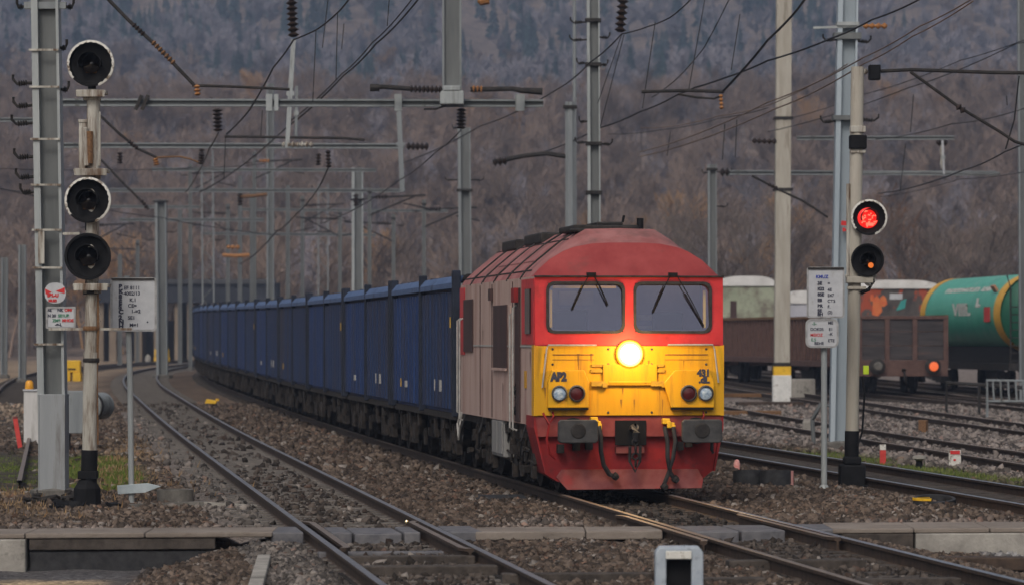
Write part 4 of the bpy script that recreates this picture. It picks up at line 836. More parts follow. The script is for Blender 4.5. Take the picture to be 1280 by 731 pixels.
# mast line: label, xtop, xbase, ybase/None, ytop, width px, distance
Y_ = depth
hmast('thin grey mast left of the big mast, in the distance', 28, 28, None or 440, 306, 9, 175, (M_GREYP, M_GALVD), kind='I')
hmast('far grey mast at the left picture edge', 6, 5, 438, 322, 8, 190, (M_GREYP, M_GALVD), kind='I')
hmast('pale grey mast with a box at its top, right of the left notice board', 201, 203, 436, 250, 14, 190, (M_GREYP, M_GALVD), [(290, 1, .5), (300, -1, .5)], [252], kind='I')
hmast('paired lattice mast left above the end of the blue train', 259, 261, 432, 188, 14, 215, (M_GREYP, M_GALVD), [(300, 1, .5)], kind='lattice')
hmast('light grey mast behind the far blue wagons, below the suspended post', 338, 338, 428, 105, 9, 232, (M_GREYP, M_GALVD), [(288, 1, .6)], kind='I')
hmast('faint grey lattice mast behind the blue wagons', 404, 404, 428, 230, 12, 250, (M_GREYP, M_GALVD), [(288, -1, .5)], [290], kind='lattice')
hmast('pale double mast rising behind the middle of the blue train', 447, 447, 430, 210, 14, 205, (M_GALV, M_GALVD), [], [250], kind='I')
hmast('pale grey mast behind the blue wagons, left of the locomotive', 580, 583, 440, 160, 16, 150, (M_GREYP, M_GALVD), [(225, 1, .5), (225, -1, .5), (160, -1, .2)], [238], kind='I')
hmast('slender dark-topped round mast above the locomotive roof', 712.5, 714, 470, 128, 14, 118, (M_GREYP,), [], [134], kind='round')
hmast('very thin grey pole directly beside the round mast above the locomotive', 718, 719, 470, -30, 5, 124, (M_GREYP,), kind='round')
hmast('tall grey mast with hook brackets above the locomotive roof', 741, 744, 500, -30, 16, 95, (M_GALV, M_GALVD), [(28, -1, .4), (50, -1, .42), (47, 1, .25), (79, -1, .25), (81, 1, .2), (152, -1, .2), (178, -1, .3), (180, 1, .3)], [26, 81, 180, 241], kind='I')
t, zz, at, w, o = hmast('square concrete post with a yellow band and white foot, right of the locomotive', 980, 977, 503, -30, 19, depth(503), (M_BEIGE,), [], [148, 237], kind='box', base=False)
MB().box(at(zz(463)), (w * 1.12, w * 1.12, (zz(457.5) - zz(468.5)))).build('yellow_band', M_YEL, t)
MB().box((0, 0, zz(468.5) / 2 - .05), (w * 1.2, w * 1.2, zz(468.5) + .1)).build('white_foot', mat('whitewash', (.5, .5, .48), (.66, .655, .63), .9, 0, 3, c3=(.3, .28, .25), s3=3), t, bevel=.02)
MB().box(at(zz(455.5)), (w * 1.1, w * 1.1, .16)).build('dark_band', M_DARK, t)
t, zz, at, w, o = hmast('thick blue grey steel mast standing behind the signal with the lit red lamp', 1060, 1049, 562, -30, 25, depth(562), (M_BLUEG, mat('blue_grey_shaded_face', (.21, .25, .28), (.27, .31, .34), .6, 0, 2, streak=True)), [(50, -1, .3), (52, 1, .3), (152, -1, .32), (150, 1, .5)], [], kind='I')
MB().box(at(zz(46)), (w * 1.35, w * 1.2, .14)).build('collar', M_GALVD, t); MB().box(at(zz(31)), (w * 1.1, w * 1.2, .08)).beam(at(zz(35)) + Vector((-.75, -.2, -.02)), at(zz(35)) + Vector((.5, -.2, .03)), .05, .05).build('crossarm', M_GALV, t)
MB().box(at(zz(148)), (w * 1.3, w * 1.2, .1)).build('collar', M_GALVD, t)
MB().box(at(zz(280)) + Vector((.05, -w * .6, 0)), (.24, .02, .1), ry=.1).box(at(zz(287)) + Vector((.06, -w * .6, 0)), (.2, .02, .08), ry=-.15).build('red_mark', M_INKR, t)
MB().insul(at(zz(34)) + Vector((.32, -.25, 0)), at(zz(34)) + Vector((.85, -.25, 0)), .07, 4).build('orange_insulator', M_ORANGE, t)
hmast('slim grey mast with dark insulators, between the locomotive and the concrete post', 890, 891, 470, 206, 11, 140, (M_GREYP, M_GALVD), [(215, 1, .55), (258, 1, .4), (216, -1, .2)], [212], kind='I')
hmast('mast at the right picture edge, behind the barrier', 1276, 1279, 500, -30, 9, 128, (M_GREYP, M_GALVD), [], kind='I')
for i, (x, yt, Y) in enumerate(((55, 300, 240), (150, 318, 260), (225, 262, 275), (300, 220, 290), (315, 238, 255), (360, 232, 270))):
    hmast(('distant thin mast seen between the big mast and the three-lamp signal', 'distant thin mast behind the left notice board', 'distant thin mast in front of the dark bridge', 'distant thin mast above the tail of the blue train', 'distant mast close right of a thin one above the train tail', 'distant thin mast left of the faint lattice mast')[i], x, x, 430, yt, 5, Y, (M_GALVD, M_GALVD), kind='I')
# masts of the yard throat, each with a cantilever
for i, (x, yt, Y, side) in enumerate(((112, 270, 225, 1), (172, 300, 290, -1), (238, 205, 232, 1), (285, 255, 262, -1), (318, 190, 210, 1), (378, 245, 242, 1), (425, 262, 228, -1), (462, 235, 178, 1), (492, 268, 205, -1), (530, 250, 188, 1))):
    t, zz, at, w, o = hmast(('hazy mast with cantilever behind the lowest lamp of the left signal', 'hazy mast with cantilever left of the dark bridge', 'hazy mast with cantilever at the dark bridge, left of the train tail', 'hazy mast with cantilever over the last visible blue wagon', 'hazy mast with cantilever in front of the light grey mast', 'hazy mast with cantilever between two pale masts over the wagons', 'hazy mast with cantilever just left of the pale double mast', 'hazy mast with cantilever just right of the pale double mast', 'hazy mast with cantilever over the middle wagons, below the drop post', 'hazy mast with cantilever left of the mast beside the locomotive')[i], x, x, 430, yt, 4.5, Y, (M_GALVD, M_GALVD), [(yt + 14, -side, .5)], [yt + 5], kind='I')
    a = at(zz(yt + 12)); b_ = at(zz(yt + 34)); L = side * 2.6
    c = MB().tube([a, a + Vector((L, 0, .1))], .045, 6).tube([b_, a + Vector((L * .8, 0, .05))], .04, 6).tube([b_ + Vector((L * .6, 0, .55)), b_ + Vector((L * 1.05, 0, .3))], .035, 6); c.build('cantilever', M_DARK, t)
    MB().insul(a + Vector((L * .1, -.05, .02)), a + Vector((L * .32, -.05, .03)), .12, 4).build('insulator', M_INS if i != 4 else M_ORANGE, t)
# ------------------------------------------------------------------ portal beams, arms, insulators
def beam_thing(label, x0, x1, y0, y1, Y0, Y1, hpx, m=M_GALVD, hang=(), extra=None, cat='overhead beam'):
    p, q = P(x0, y0, Y0), P(x1, y1, Y1); h = hpx * Y0 / F
    t = thing('overhead_beam', label, cat, tuple(p), 0, 'overhead beams across the tracks'); d = q - p
    MB().beam((0, 0, h * .38), Vector((d.x, d.y, d.z + h * .38)), h * .9, h * .24).beam((0, 0, -h * .38), Vector((d.x, d.y, d.z - h * .38)), h * .9, h * .24).build('flange', M_GREYP, t)
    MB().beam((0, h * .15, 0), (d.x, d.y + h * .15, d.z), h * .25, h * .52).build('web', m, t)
    return t, p
t, p0 = beam_thing('nearest grey beam crossing high over the tracks, carrying the wide square post', 72, 679, 128.5, 129.5, 92, 92, 9.5)
LX = lambda x: px(x, 92) - p0.x; LZ = lambda y: pz(y, 92) - p0.z
for x, w_ in ((337, 8), (346, 5), (498, 9), (650, 12)): MB().box((LX(x), -.15, LZ(129)), (w_ * 92 / F, .12, .4)).build('clamp', M_GALV, t)
for x in (174, 182): MB().box((LX(x), -.14, LZ(129)), (.08, .1, .38), ry=.4).build('twig_tangle', M_DARK, t)
MB().insul((LX(577), -.1, LZ(136)), (LX(576), -.1, LZ(162)), .13, 6).build('insulator', M_INS, t)
MB().insul((LX(272), -.1, LZ(136)), (LX(273), -.1, LZ(165)), .13, 6).build('insulator', M_INS, t)
MB().tube([(LX(565), -.12, LZ(130)), (LX(545), -.12, LZ(137)), (LX(530), -.12, LZ(137))], .025, 5).build('guy', M_DARK, t)
beam_thing('second grey beam crossing over the tracks, ending at ribbed insulators', 76, 505, 182, 183, 128, 128, 6.5)
beam_thing('third thin beam crossing over the left tracks', 100, 500, 238, 238.5, 185, 185, 4.5)
beam_thing('thin beam between the second and third ones over the left tracks', 190, 470, 212, 213, 160, 160, 4)
beam_thing('thin beam low over the curve, left of the train tail', 60, 250, 258, 259, 215, 215, 3.5)
beam_thing('thin beam low over the middle of the blue train', 300, 560, 262, 264, 215, 215, 3.2)
beam_thing('far thin beam just above the dark bridge', 150, 330, 275, 275, 205, 205, 4)
beam_thing('farthest thin beam above the tail of the blue train', 255, 470, 292, 294, 236, 236, 3.5)
beam_thing('thin beam behind the right signal, upper of two', 996, 1193, 173, 172.5, 125, 125, 5)
beam_thing('thin beam behind the right signal, lower of two', 905, 1246, 216, 217, 140, 140, 5.5)
beam_thing('thin beam left of the big steel mast', -30, 58, 150, 250 - 100, 128, 128, 5)
# wide square post rising from the nearest beam
p = P(565, 126, 91.6); t = thing('suspension_post', 'wide square grey post rising out of the picture from the nearest beam', 'post', tuple(p), 0)
hh = pz(-30, 91.6) - p.z; wd = 24 * 91.6 / F
MB().bb(-wd / 2, -wd / 2 + .05, -.2, .2, .1, hh).bb(wd / 2 - .05, wd / 2, -.2, .2, .1, hh).build('flange', M_GREYP, t); MB().bb(-wd / 2 + .05, wd / 2 - .05, -.1, .1, .1, hh).build('web', M_GALVD, t); MB().bb(-wd * .62, wd * .62, -.26, .26, -.1, .22).bb(-.2, .2, -.28, .28, .22, .34).build('foot_bracket', M_GALV, t, bevel=.02)
A = lambda x, y: Vector((px(x, 91.6) - p.x, -.2, pz(y, 91.6) - p.z))
MB().insul(A(512, 112), A(553, 113), .1, 8).build('insulator', M_INS, t)
MB().tube([A(466, 110), A(480, 109.5), A(514, 112)], .06, 8).lathe([(.09, 0), (.09, .22)], A(463, 110.5), (1, 0, 0), 8).build('arm', M_DARK, t)
MB().tube([A(588, 113), A(640, 112), A(652, 114), A(678, 115.5)], [.06, .06, .07, .09], 8).build('arm', M_DARK, t)
MB().insul(A(590, 112), A(604, 112.5), .09, 3).build('insulator', M_ORANGE, t)
MB().lathe([(.001, 0), (.12, .03), (.1, .25), (.001, .3)], A(612, 0), (-1, 0, -.25), 8).build('orange_insulator', M_ORANGE, t)
def arm(label, pts, Y, r=2.2, ins=(), m=M_DARK, group='black registration arms and struts'):
    P0 = P(pts[0][0], pts[0][1], Y); t = thing('registration_arm', label, 'overhead arm', tuple(P0), 0, group); A = lambda x, y: P(x, y, Y) - P0
    MB().tube([A(x, y) for x, y in pts], r * Y / F, 8).build('tube', m, t)
    for a, c, rr_, mm, n in ins: MB().insul(A(*a), A(*c), rr_ * Y / F, n).build('insulator', mm, t)
    return t
arm('long black strut slanting from the top edge to the left end of a horizontal arm', [(128, -8), (160, 25), (200, 62), (242, 106)], 70, 2.4, [((190, 52), (218, 80), 4, M_RUSTB, 7), ((166, 30), (180, 44), 4, M_INS, 4), ((246, 106), (247, 120), 4.5, M_ORANGE, 3)])
arm('horizontal black arm joining the slanting strut to the hanging post', [(240, 107), (300, 109), (362, 112)], 70, 1.8)
arm('lower slanting strut with a rusty end, right of the three-lamp signal', [(124, 144), (150, 168), (172, 186), (196, 197)], 95, 1.8, [((160, 176), (172, 186), 3.4, M_INS, 4), ((194, 198), (196, 207), 4, M_ORANGE, 3)])
arm('thin rusty arm bent down to the insulator above the pale boxed mast', [(194, 197), (225, 196), (238, 199), (248, 203)], 95, 1.2, [((252, 192), (251, 206), 4.5, M_INS, 4)], M_RUSTB)
arm('thin strut below the lower slanting one, beside the middle lamp', [(126, 200), (150, 225), (180, 255), (186, 262)], 120, 1.5, [((176, 250), (184, 260), 3, M_INS, 3)])
arm('thin dark arm with a drop end to the right of the hanging post', [(281, 171), (360, 172), (430, 173), (456, 175)], 100, 1.7, [((410, 188), (411, 210), 4, M_INS, 5), ((352, 181), (392, 181), 4, M_WHITEP, 7)])
t = arm('black ended horizontal arm left of the concrete post', [(802, 115), (860, 113.5), (905, 115)], 80, 2.2, [((901, 118), (902, 137), 3, M_ORANGE, 4)])
arm('curved rod hanging just below the black ended horizontal arm', [(848, 118), (870, 122), (892, 123.5), (902, 120)], 80, 1.5)
arm('blurred dark arm floating left of the round mast above the locomotive', [(708, 196), (683, 192), (655, 195), (616, 203)], 118, 3, [((616, 203), (634, 201), 6, M_INS, 3)])
arm('black horizontal arm running to the right picture edge from a black box', [(1086, 90), (1140, 87.5), (1240, 91), (1330, 92)], 66, 2.4, [((1064, 88), (1085, 90), 4.5, M_WHITEP, 3)])
MB().box(P(1093, 91, 65.9), (.2, .2, .26)); tag(MB().box(P(1093, 91, 65.9), (.2, .2, .26)).build('junction_box', M_BLACK, bevel=.02), 'small black box at the left end of the right horizontal arm', 'box')
arm('black strut slanting down to the right picture edge under the horizontal arm', [(1138, 90), (1200, 135), (1250, 165), (1268, 177), (1330, 196)], 66, 2.0, [((1196, 132), (1206, 140), 5, M_INS, 2)])
arm('small grey cantilever with a white drop rod behind the right signal', [(1078, 217), (1160, 216), (1235, 218), (1250, 217)], 132, 1.6, [((1176, 180), (1177, 212), 1.5, M_WHITEP, 2), ((1170, 178), (1185, 178), 5, M_INS, 2)], M_GALVD)
arm('thin slanting strut left of the concrete post, lower down', [(940, 220), (975, 238), (1005, 252), (1035, 272)], 110, 1.5, [((960, 230), (972, 236), 3, M_INS, 3)])
arm('rusty rod under the far beam near the tail of the blue train', [(300, 246), (318, 245), (334, 243)], 185, 2.2, [], M_RUSTB)
arm('orange insulator rod above the tail of the blue train', [(278, 319), (294, 320), (312, 319)], 200, 2.4, [((283, 309), (300, 309), 3, M_ORANGE, 3)], M_ORANGE)
def ins_thing(label, a, c, r, Y, n, m=M_INS): tag(MB().insul(P(*a, Y), P(*c, Y), r * Y / F, n).build('insulator', m), label, 'insulator', 'insulators on the overhead wires')
ins_thing('black ribbed insulator hanging at the top edge, left of the wide square post', (364, -6), (367, 47), 7.5, 72, 8)
ins_thing('black ribbed insulator hanging at the top edge, beside the hook bracket mast', (779, -2), (775, 41), 7.5, 78, 6)
ins_thing('row of black discs at the right end of the second beam', (508, 183), (536, 183.5), 5.5, 128, 5)
ins_thing('row of small black discs left of the concrete post', (940, 176), (971, 177), 4, 110, 5)
ins_thing('black insulator in front of the slim mast between locomotive and concrete post', (900, 215), (912, 215.5), 6, 139, 2)
def drop(label, x0, y0, x1, y1, w, Y, m=M_GREYP):
    p = P(x0, y0, Y); t = thing('drop_post', label, 'post', tuple(p), 0, 'thin drop posts on the overhead line'); d = P(x1, y1, Y) - p
    MB().beam((0, 0, 0), d, w * Y / F, w * Y / F).build('post', m, t); MB().box(d * .5, (w * 1.8 * Y / F, .1, .12)).build('clamp', M_GALV, t)
drop('slender pale hanging post ending at a bracket left of the wide square post', 367, 50, 359, 185, 5.5, 100, M_GALV)
drop('second slender post just right of the hanging one', 371, 108, 370, 175, 3.5, 101)
drop('thin drop post with small insulators under the nearest beam', 498, 122, 503, 240, 6, 128, M_GREYP)
drop('thin white drop rod below the end of the beam behind the right signal', 1178, 176, 1180, 218, 2.5, 126, M_SIGN)
# ------------------------------------------------------------------ overhead wires
def wire(label, pts, r=1.1, m=M_WIRE, drops=(), group='overhead wires'):
    Ps = []
    for i in range(len(pts) - 1):                       # a slightly sagging span between two points
        p, q = P(*pts[i]), P(*pts[i + 1])
        for k in range(10): s = k / 10; v = p.lerp(q, s); v.z -= .0016 * (q - p).length * 4 * s * (1 - s) * 2; Ps.append(v)
    Ps.append(P(*pts[-1])); P0 = Ps[0].copy(); rr_ = [.84 * r * v.y / F * (1 if v.y < 110 else .8) for v in Ps]
    t = thing('overhead_wire', label, 'wire', tuple(P0), 0, group)
    MB().tube([v - P0 for v in Ps], rr_, 5).build('cable', m, t)
    for x0, y0, x1, y1, Y in drops: MB().tube([P(x0, y0, Y) - P0, P(x1, y1, Y) - P0], .8 * Y / F, 4).build('dropper', m, t)
    return t
wire('dark wire from the top edge over the black ribbed insulator down to the left', [(440, -6, 60), (420, 18, 66), (395, 38, 70), (367, 50, 72), (342, 84, 80), (310, 140, 92), (283, 168, 100)], 1.3, drops=[(422, 17, 420, 100, 72), (395, 38, 391, 128, 82)])
wire('right one of two wires crossing the middle of the picture to the top edge', [(527, -6, 60), (470, 55, 76), (430, 94, 90), (360, 158, 112), (250, 240, 170)], 1.3)
wire('left one of two wires crossing the middle of the picture to the top edge', [(519, -6, 60), (465, 54, 76), (428, 92, 90), (358, 155, 112)], 1.0, drops=[(487, -6, 484, 33, 70)])
wire('thin wire crossing behind the tall hook bracket mast to the top edge', [(868, -5, 64), (838, 22, 70), (812, 33, 74), (777, 43, 78), (738, 78, 90), (700, 110, 105), (600, 158, 135), (500, 205, 170)], 1.1, drops=[(819, 28, 803, 136, 84), (780, 44, 750, 160, 95), (777, 44, 747, 130, 92)])
wire('heavy dark wire from the top right down to the black ended arm', [(1160, -6, 54), (1090, 25, 62), (1040, 48, 68), (960, 76, 76), (905, 98, 82), (868, 110, 85)], 1.5)
wire('dark wire continuing from the black ended arm to the hook bracket mast', [(868, 110, 85), (848, 118, 88), (800, 140, 98), (750, 160, 108), (640, 200, 150)], 1.3)
wire('steep dark rod from the top edge down to the orange insulator', [(1010, -6, 68), (990, 20, 71), (960, 50, 75), (930, 86, 78), (904, 114, 80)], 1.9)
wire('upper one of two brown wires rising to the top edge right of the mast', [(1226, -8, 50), (1150, 33, 58), (1080, 72, 66), (960, 128, 84), (800, 190, 120)], 1.1, M_WIREB)
wire('lower one of two brown wires rising to the top edge right of the mast', [(1216, 2, 50), (1140, 46, 58), (1080, 80, 66), (970, 136, 84), (800, 196, 120)], 1.1, M_WIREB)
wire('thin wire sloping behind the right signal to the right edge, topmost', [(1330, 30, 75), (1200, 76, 92), (1080, 118, 112), (980, 150, 130)], .7)
wire('thin wire sloping behind the right signal to the right edge, second', [(1330, 30 + 8, 70), (1270, 55, 80), (1136, 110, 100), (960, 165, 130)], .8)
wire('thin wire from the drop post end sloping down left behind the right signal', [(1330, 124, 75), (1280, 136, 82), (1190, 155, 100), (1080, 175, 130)], .7)
wire('thin wire low on the right sloping from the hanging loop to the lower beam', [(1330, 152, 70), (1256, 190, 82), (1204, 213, 95), (1098, 242, 125)], 1.2)
wire('hanging loop wire beside the right picture edge', [(1274, 95, 66), (1268, 150, 66), (1257, 187, 66)], 1.2)
wire('thin wire crossing low behind the lower right beam', [(1330, 205, 100), (1200, 224, 125), (1100, 246, 150)], .7)
wire('thin pale wire from the concrete post toward the hook bracket mast', [(1060, 80, 75), (960, 132, 92), (900, 145, 100), (800, 160, 130)], .8, M_WIREB)
wire('thin steep wire from the top edge toward the black ended arm', [(914, -6, 80), (880, 60, 88), (850, 95, 95), (815, 122, 105)], .8, drops=[(882, -6, 861, 112, 88), (925, 18, 914, 88, 80)])
wire('thin wire in front of the tree covered hill right of the hook bracket mast', [(960, 135, 100), (900, 148, 110), (830, 162, 125), (760, 168, 140)], .7)
wire('thin wire hanging below the insulator of the nearest beam', [(576, 163, 92), (545, 190, 105), (500, 225, 125), (400, 280, 180)], .9)
wire('dark wire with an insulator rising above the tail of the blue train', [(411, 208, 100), (395, 240, 115), (370, 268, 130), (345, 290, 150), (300, 330, 200)], 1.1)
wire('thin wire hanging left of the second hanging post', [(273, 166, 92), (262, 185, 100), (248, 215, 115), (232, 240, 135)], .9)
wire('thin wire across the dark bridge to the left picture edge', [(350, 294, 200), (200, 272, 170), (100, 255, 150), (-40, 225, 125)], .8)
wire('thin wire left of the big mast near the picture edge', [(80, 250, 150), (30, 240, 125), (-40, 222, 100)], .8)
wire('thin wire crossing high behind the left beam', [(330, 205, 150), (240, 210, 140), (120, 212, 128), (-40, 208, 110)], .6)
for i, (x, y, Y) in enumerate(((398, 192, 128), (252, 186, 128), (150, 190, 128), (445, 243, 185), (300, 242, 185))):
    ins_thing(('small dark insulator under the second beam, right of the hanging posts', 'small dark insulator under the second beam, above the pale boxed mast', 'small dark insulator under the second beam, near the signal', 'small dark insulator under the third beam, near its right end', 'small dark insulator under the third beam, above the train tail')[i], (x, y), (x, y + 15), 4.2, Y, 4)
for i, (x0, y0, x1, y1, Y) in enumerate(((410, 0, 403, 60, 90), (430, 30, 427, 62, 90), (921, 150, 919, 197, 115), (906, 155, 903, 200, 115), (838, 165, 834, 195, 120), (1142, 118, 1138, 166, 110), (1132, 180, 1125, 240, 125), (1258, 120, 1259, 132, 90), (328, 138, 326, 170, 100), (282, 170, 280, 225, 100))):
    tag(MB().tube([P(x0, y0, Y), P(x1, y1, Y)], .8 * Y / F, 4).build('dropper_wire', M_WIRE), ('short dropper wire near the top edge left of the two crossing wires', 'short dropper wire touching the two crossing wires', 'short dropper wire left of the disc row by the concrete post', 'short dropper wire next to the one left of the disc row', 'short dropper wire above the right end of the locomotive roof', 'dropper wire right of the black box on the signal post', 'dropper wire between the two beams behind the right signal', 'tiny dropper wire near the hanging loop at the right edge', 'short dropper wire left of the hanging post', 'dropper wire below the left end of the thin dark arm')[i], 'dropper wire', 'loose dropper wires')
# ------------------------------------------------------------------ small trackside things, left
def base_at(x, y): Y = depth(y); return Vector((px(x, Y), Y, float(rise(Y)) - .19)), Y
p, Y = base_at(41, 557); s = Y / F
t = thing('equipment_cabinet', 'narrow white cabinet with an orange lamp on top, behind the big mast', 'cabinet', tuple(p))
MB().bb(-10 * s, 10 * s, -.2, .25, .06, 69 * s).build('cabinet_body', mat('cabinet_white', (.42, .41, .4), (.52, .51, .5), .7, 0, 2, streak=True, c3=(.3, .29, .27), s3=2), t, bevel=.015)
MB().bb(-11.5 * s, 11.5 * s, -.24, .29, -.1, .06).build('plinth', M_CONCD, t); MB().bb(-11 * s, 11 * s, -.23, .28, 69 * s, 71 * s).build('lid', M_SIGN, t)
MB().lathe([(.09, 0), (.1, .02), (.085, .16), (.05, .2), (.001, .2)], (-4 * s, -.05, 71 * s), n=12).build('orange_lamp', mat('amber_plastic', (.6, .26, .02), (.7, .35, .04), .3, 0, 9), t, smooth=True)
p, Y = base_at(100, 556); p.y = Y = 82; s = Y / F; p.x = px(104, Y)
t = thing('equipment_box', 'grey sheet metal box with a round drum end, behind the three-lamp signal', 'equipment box', tuple(p)); Z = lambda y: pz(y, Y) - p.z; X = lambda x: px(x, Y) - p.x
MB().bb(X(82), X(112), -.3, .3, Z(541), Z(488)).build('box_body', M_GREYP, t, bevel=.02)
MB().lathe([(.001, -.36), (.25, -.36), (.29, -.33), (.29, .3), (.001, .3)], (X(120), 0, Z(507)), (0.35, 1, 0), 22).build('drum', M_GREYP, t, smooth=True)
MB().lathe([(.305, -.33), (.305, -.25), (.28, -.25), (.28, -.33)], (X(120), 0, Z(507)), (0.35, 1, 0), 22, close=True).build('drum_band', M_DARK, t)
for x in (86, 108): MB().bb(X(x - 1.5), X(x + 1.5), -.1, .1, 0, Z(541)).build('leg', M_DARK, t)
p, Y = base_at(22, 563); s = Y / F
t = thing('marker_post', 'leaning red marker post left of the white cabinet', 'marker post', tuple(p)); MB().beam((4 * s, 0, 0), (-3 * s, 0, 41 * s), 5.5 * s, .06).build('post', M_REDP, t); MB().beam((-2.9 * s, 0, 40 * s), (-3.4 * s, 0, 43 * s), 5.6 * s, .065).build('pale_tip', M_SKIRT, t)
def yellow_machine(label, x0, x1, y0, y1):
    p, Y = base_at((x0 + x1) / 2, y1); s = Y / F; w = (x1 - x0) * s; h = (y1 - y0) * s
    t = thing('point_machine', label, 'yellow trackside unit', tuple(p)); MB().bb(-w / 2 * .85, w / 2 * .85, -.3, .3, h * .42, h).build('yellow_housing', M_YEL, t, bevel=.04)
    for sx in (-1, 1): MB().bb(sx * w * .26 - w * .2, sx * w * .26 + w * .2, -.4, .4, 0, h * .42).bb(sx * w * .26 - w * .1, sx * w * .26 + w * .1, -.42, -.4, h * .1, h * .3).build('foot_block', M_YEL, t, bevel=.04)
    MB().bb(-w * .2, w * .2, -.33, -.29, h * .55, h * .62).bb(-w * .36, -w * .26, -.33, -.29, h * .5, h * .6).build('dark_slot', M_DARK, t); return t
yellow_machine('yellow trackside unit seen between the big mast and the three-lamp signal', 78, 103, 450, 476)
yellow_machine('yellow trackside unit behind the curve, left of the blue train tail', 192, 213, 436, 454)
p, Y = base_at(185, 452); t = thing('marker_stone', 'pale rounded stone post left of the distant yellow unit', 'stone', tuple(p)); MB().lathe([(.22, -.1), (.26, .2), (.2, .5), (.08, .62), (.001, .64)], (0, 0, 0), n=12).build('stone', M_CONC, t, smooth=True)
# ground signal between the tracks (yellow top)
p, Y = base_at(264, 508); s = Y / F
t = thing('ground_signal', 'low dark trackside lamp with a yellow top between the left track and the wagons', 'ground signal', tuple(p))
MB().lathe([(.2, 0), (.18, .12), (.1, .2)], (0, 0, 0), n=10).build('foot', M_DARK, t); MB().prism([(-.2, .12), (.16, .1), (.2, .2), (-.14, .26)], lambda a, c, d: (a, d, c), -.2, .2).build('yellow_cap', M_YEL, t, bevel=.01); MB().bb(.16, .26, -.1, .1, .2, .27).build('cap_tip', M_YEL, t)
# grey dwarf signal in the foreground
Y = 33.6; p = Vector((px(848.5, Y), Y, -.22)); s = Y / F
t = thing('dwarf_signal', 'small grey ground signal with a white plate at the bottom edge', 'ground signal', tuple(p)); H = pz(682, Y) - p.z
b = MB(); w = 30 * s
b.prism([(-w, 0), (-w, H - .05), (-w + .04, H), (w - .04, H), (w, H - .05), (w, 0), (15 * s, 0), (15 * s, H - 16 * s), (-16 * s, H - 16 * s), (-16 * s, 0)], lambda a, c, d: (a, d, c), -.12, .14)
b.build('housing', mat('dwarf_grey', (.27, .31, .36), (.36, .4, .44), .6, 0, 5, c3=(.2, .22, .24), s3=6), t, bevel=.015)
MB().bb(-15.9 * s, 14.9 * s, -.02, .1, 0, H - 16.2 * s).build('dark_face', M_BLACK, t)
MB().bb(-17 * s, 15 * s, -.145, -.122, H - 15 * s, H - 5 * s).build('white_plate', M_RIMW, t, bevel=.006)
MB().lathe([(.06, 0), (.055, -.05), (.04, -.03), (.001, -.03)], (-.01, -.02, H * .35), (0, 1, 0), 16).build('lamp', M_LENS, t, smooth=True)
# concrete ring and cable trough on the left
p, Y = base_at(219, 632); s = Y / F
t = thing('concrete_ring', 'low grey concrete ring beside the foot of the left notice board', 'concrete ring', tuple(p)); MB().lathe([(.26, 0), (.265, .24), (.21, .245), (.2, 0)], (0, 0, 0), n=28).build('ring', M_CONCD, t, smooth=True)
p, Y = base_at(205, 636); t = thing('cable_trough', 'dark cable trough lid in front of the concrete ring', 'cable trough', tuple(p)); MB().beam((-.55, -.05, .02), (.55, .1, .06), .16, .1).build('lid', M_CONCD, t); MB().beam((.5, .15, .08), (1.3, .2, .03), .06, .05).build('pipe', M_CONC, t)
# bundle of cables and rags left of the mast foot
p, Y = base_at(40, 632); t = thing('cable_heap', 'heap of loose dark cables at the foot of the big mast', 'cables', tuple(p)); b = MB()
for i in range(9): b.tube([(random.uniform(-.2, .2) + j * .09, random.uniform(-.2, .1), random.uniform(.02, .16)) for j in range(7)], .02, 5)
b.build('cable', M_DARK, t)
# dark plates by the locomotive's rail
p, Y = base_at(625, 628); t = thing('rubber_mat', 'black rubber slab lying left of the locomotive track', 'rubber slab', tuple(p), .1); MB().box((0, 0, .06), (.75, .5, .08), rx=.06).build('slab', M_RUBBER, t, bevel=.015); 
p, Y = base_at(572, 632); t = thing('red_stone', 'flat red painted stone left of the black rubber slab', 'stone', tuple(p)); MB().box((0, 0, .03), (.25, .16, .07), .3).box((.16, .02, .02), (.14, .12, .06), 1.0).build('stone', M_REDP, t, bevel=.015)
tag(MB().lathe([(.001, .03), (.02, .02), (.026, 0), (.02, -.02), (.001, -.03)], (float(T2(47.2)) + .63, 47.0, -.03), (0, 1, 0), 12).build('shiny_bolt', mat('brass', (.8, .7, .4), None, .2, 1.0), smooth=True), 'small shiny round bolt inside the right rail of the empty track', 'bolt')
# ------------------------------------------------------------------ small trackside things, right
def ring(label, x, y, r, h, tilt, m, stripe=None, yaw=0):
    p, Y = base_at(x, y); t = thing('rubber_ring', label, 'rubber ring', tuple(p), yaw, 'rubber rings on the gravel at the right')
    ax = (0, math.sin(tilt), math.cos(tilt)); MB().lathe([(r, 0), (r + .01, h * .5), (r, h), (r - .05, h), (r - .06, h * .5), (r - .05, 0)], (0, 0, .01), ax, 28, close=True).build('ring', m, t, smooth=True)
    if stripe:
        b = MB(); n = 10; vs = []; a0, a1, sm = stripe
        for i in range(n + 1):
            a = R(a0 + (a1 - a0) * i / n)
            for rr_, zz_ in ((r + .014, h * (.1 if sm is M_PINK else .75)), (r + .014, h * 1.03), (r - .06, h * 1.03), (r - .06, h * .98)): vs.append((rr_ * math.cos(a), rr_ * math.sin(a) + zz_ * math.sin(tilt), .01 + zz_ * math.cos(tilt)))
        b.add(vs, [(i * 4 + j, i * 4 + (j + 1) % 4, (i + 1) * 4 + (j + 1) % 4, (i + 1) * 4 + j) for i in range(n) for j in range(4)]); b.build('stripe', sm, t)
    return t
M_PINK = mat('pink_stripe', (.62, .2, .17), (.7, .42, .38), .6, 0, 12)
ring('large dark rubber ring on the gravel close to the locomotive', 936, 608, .25, .25, .12, M_RUBBER)
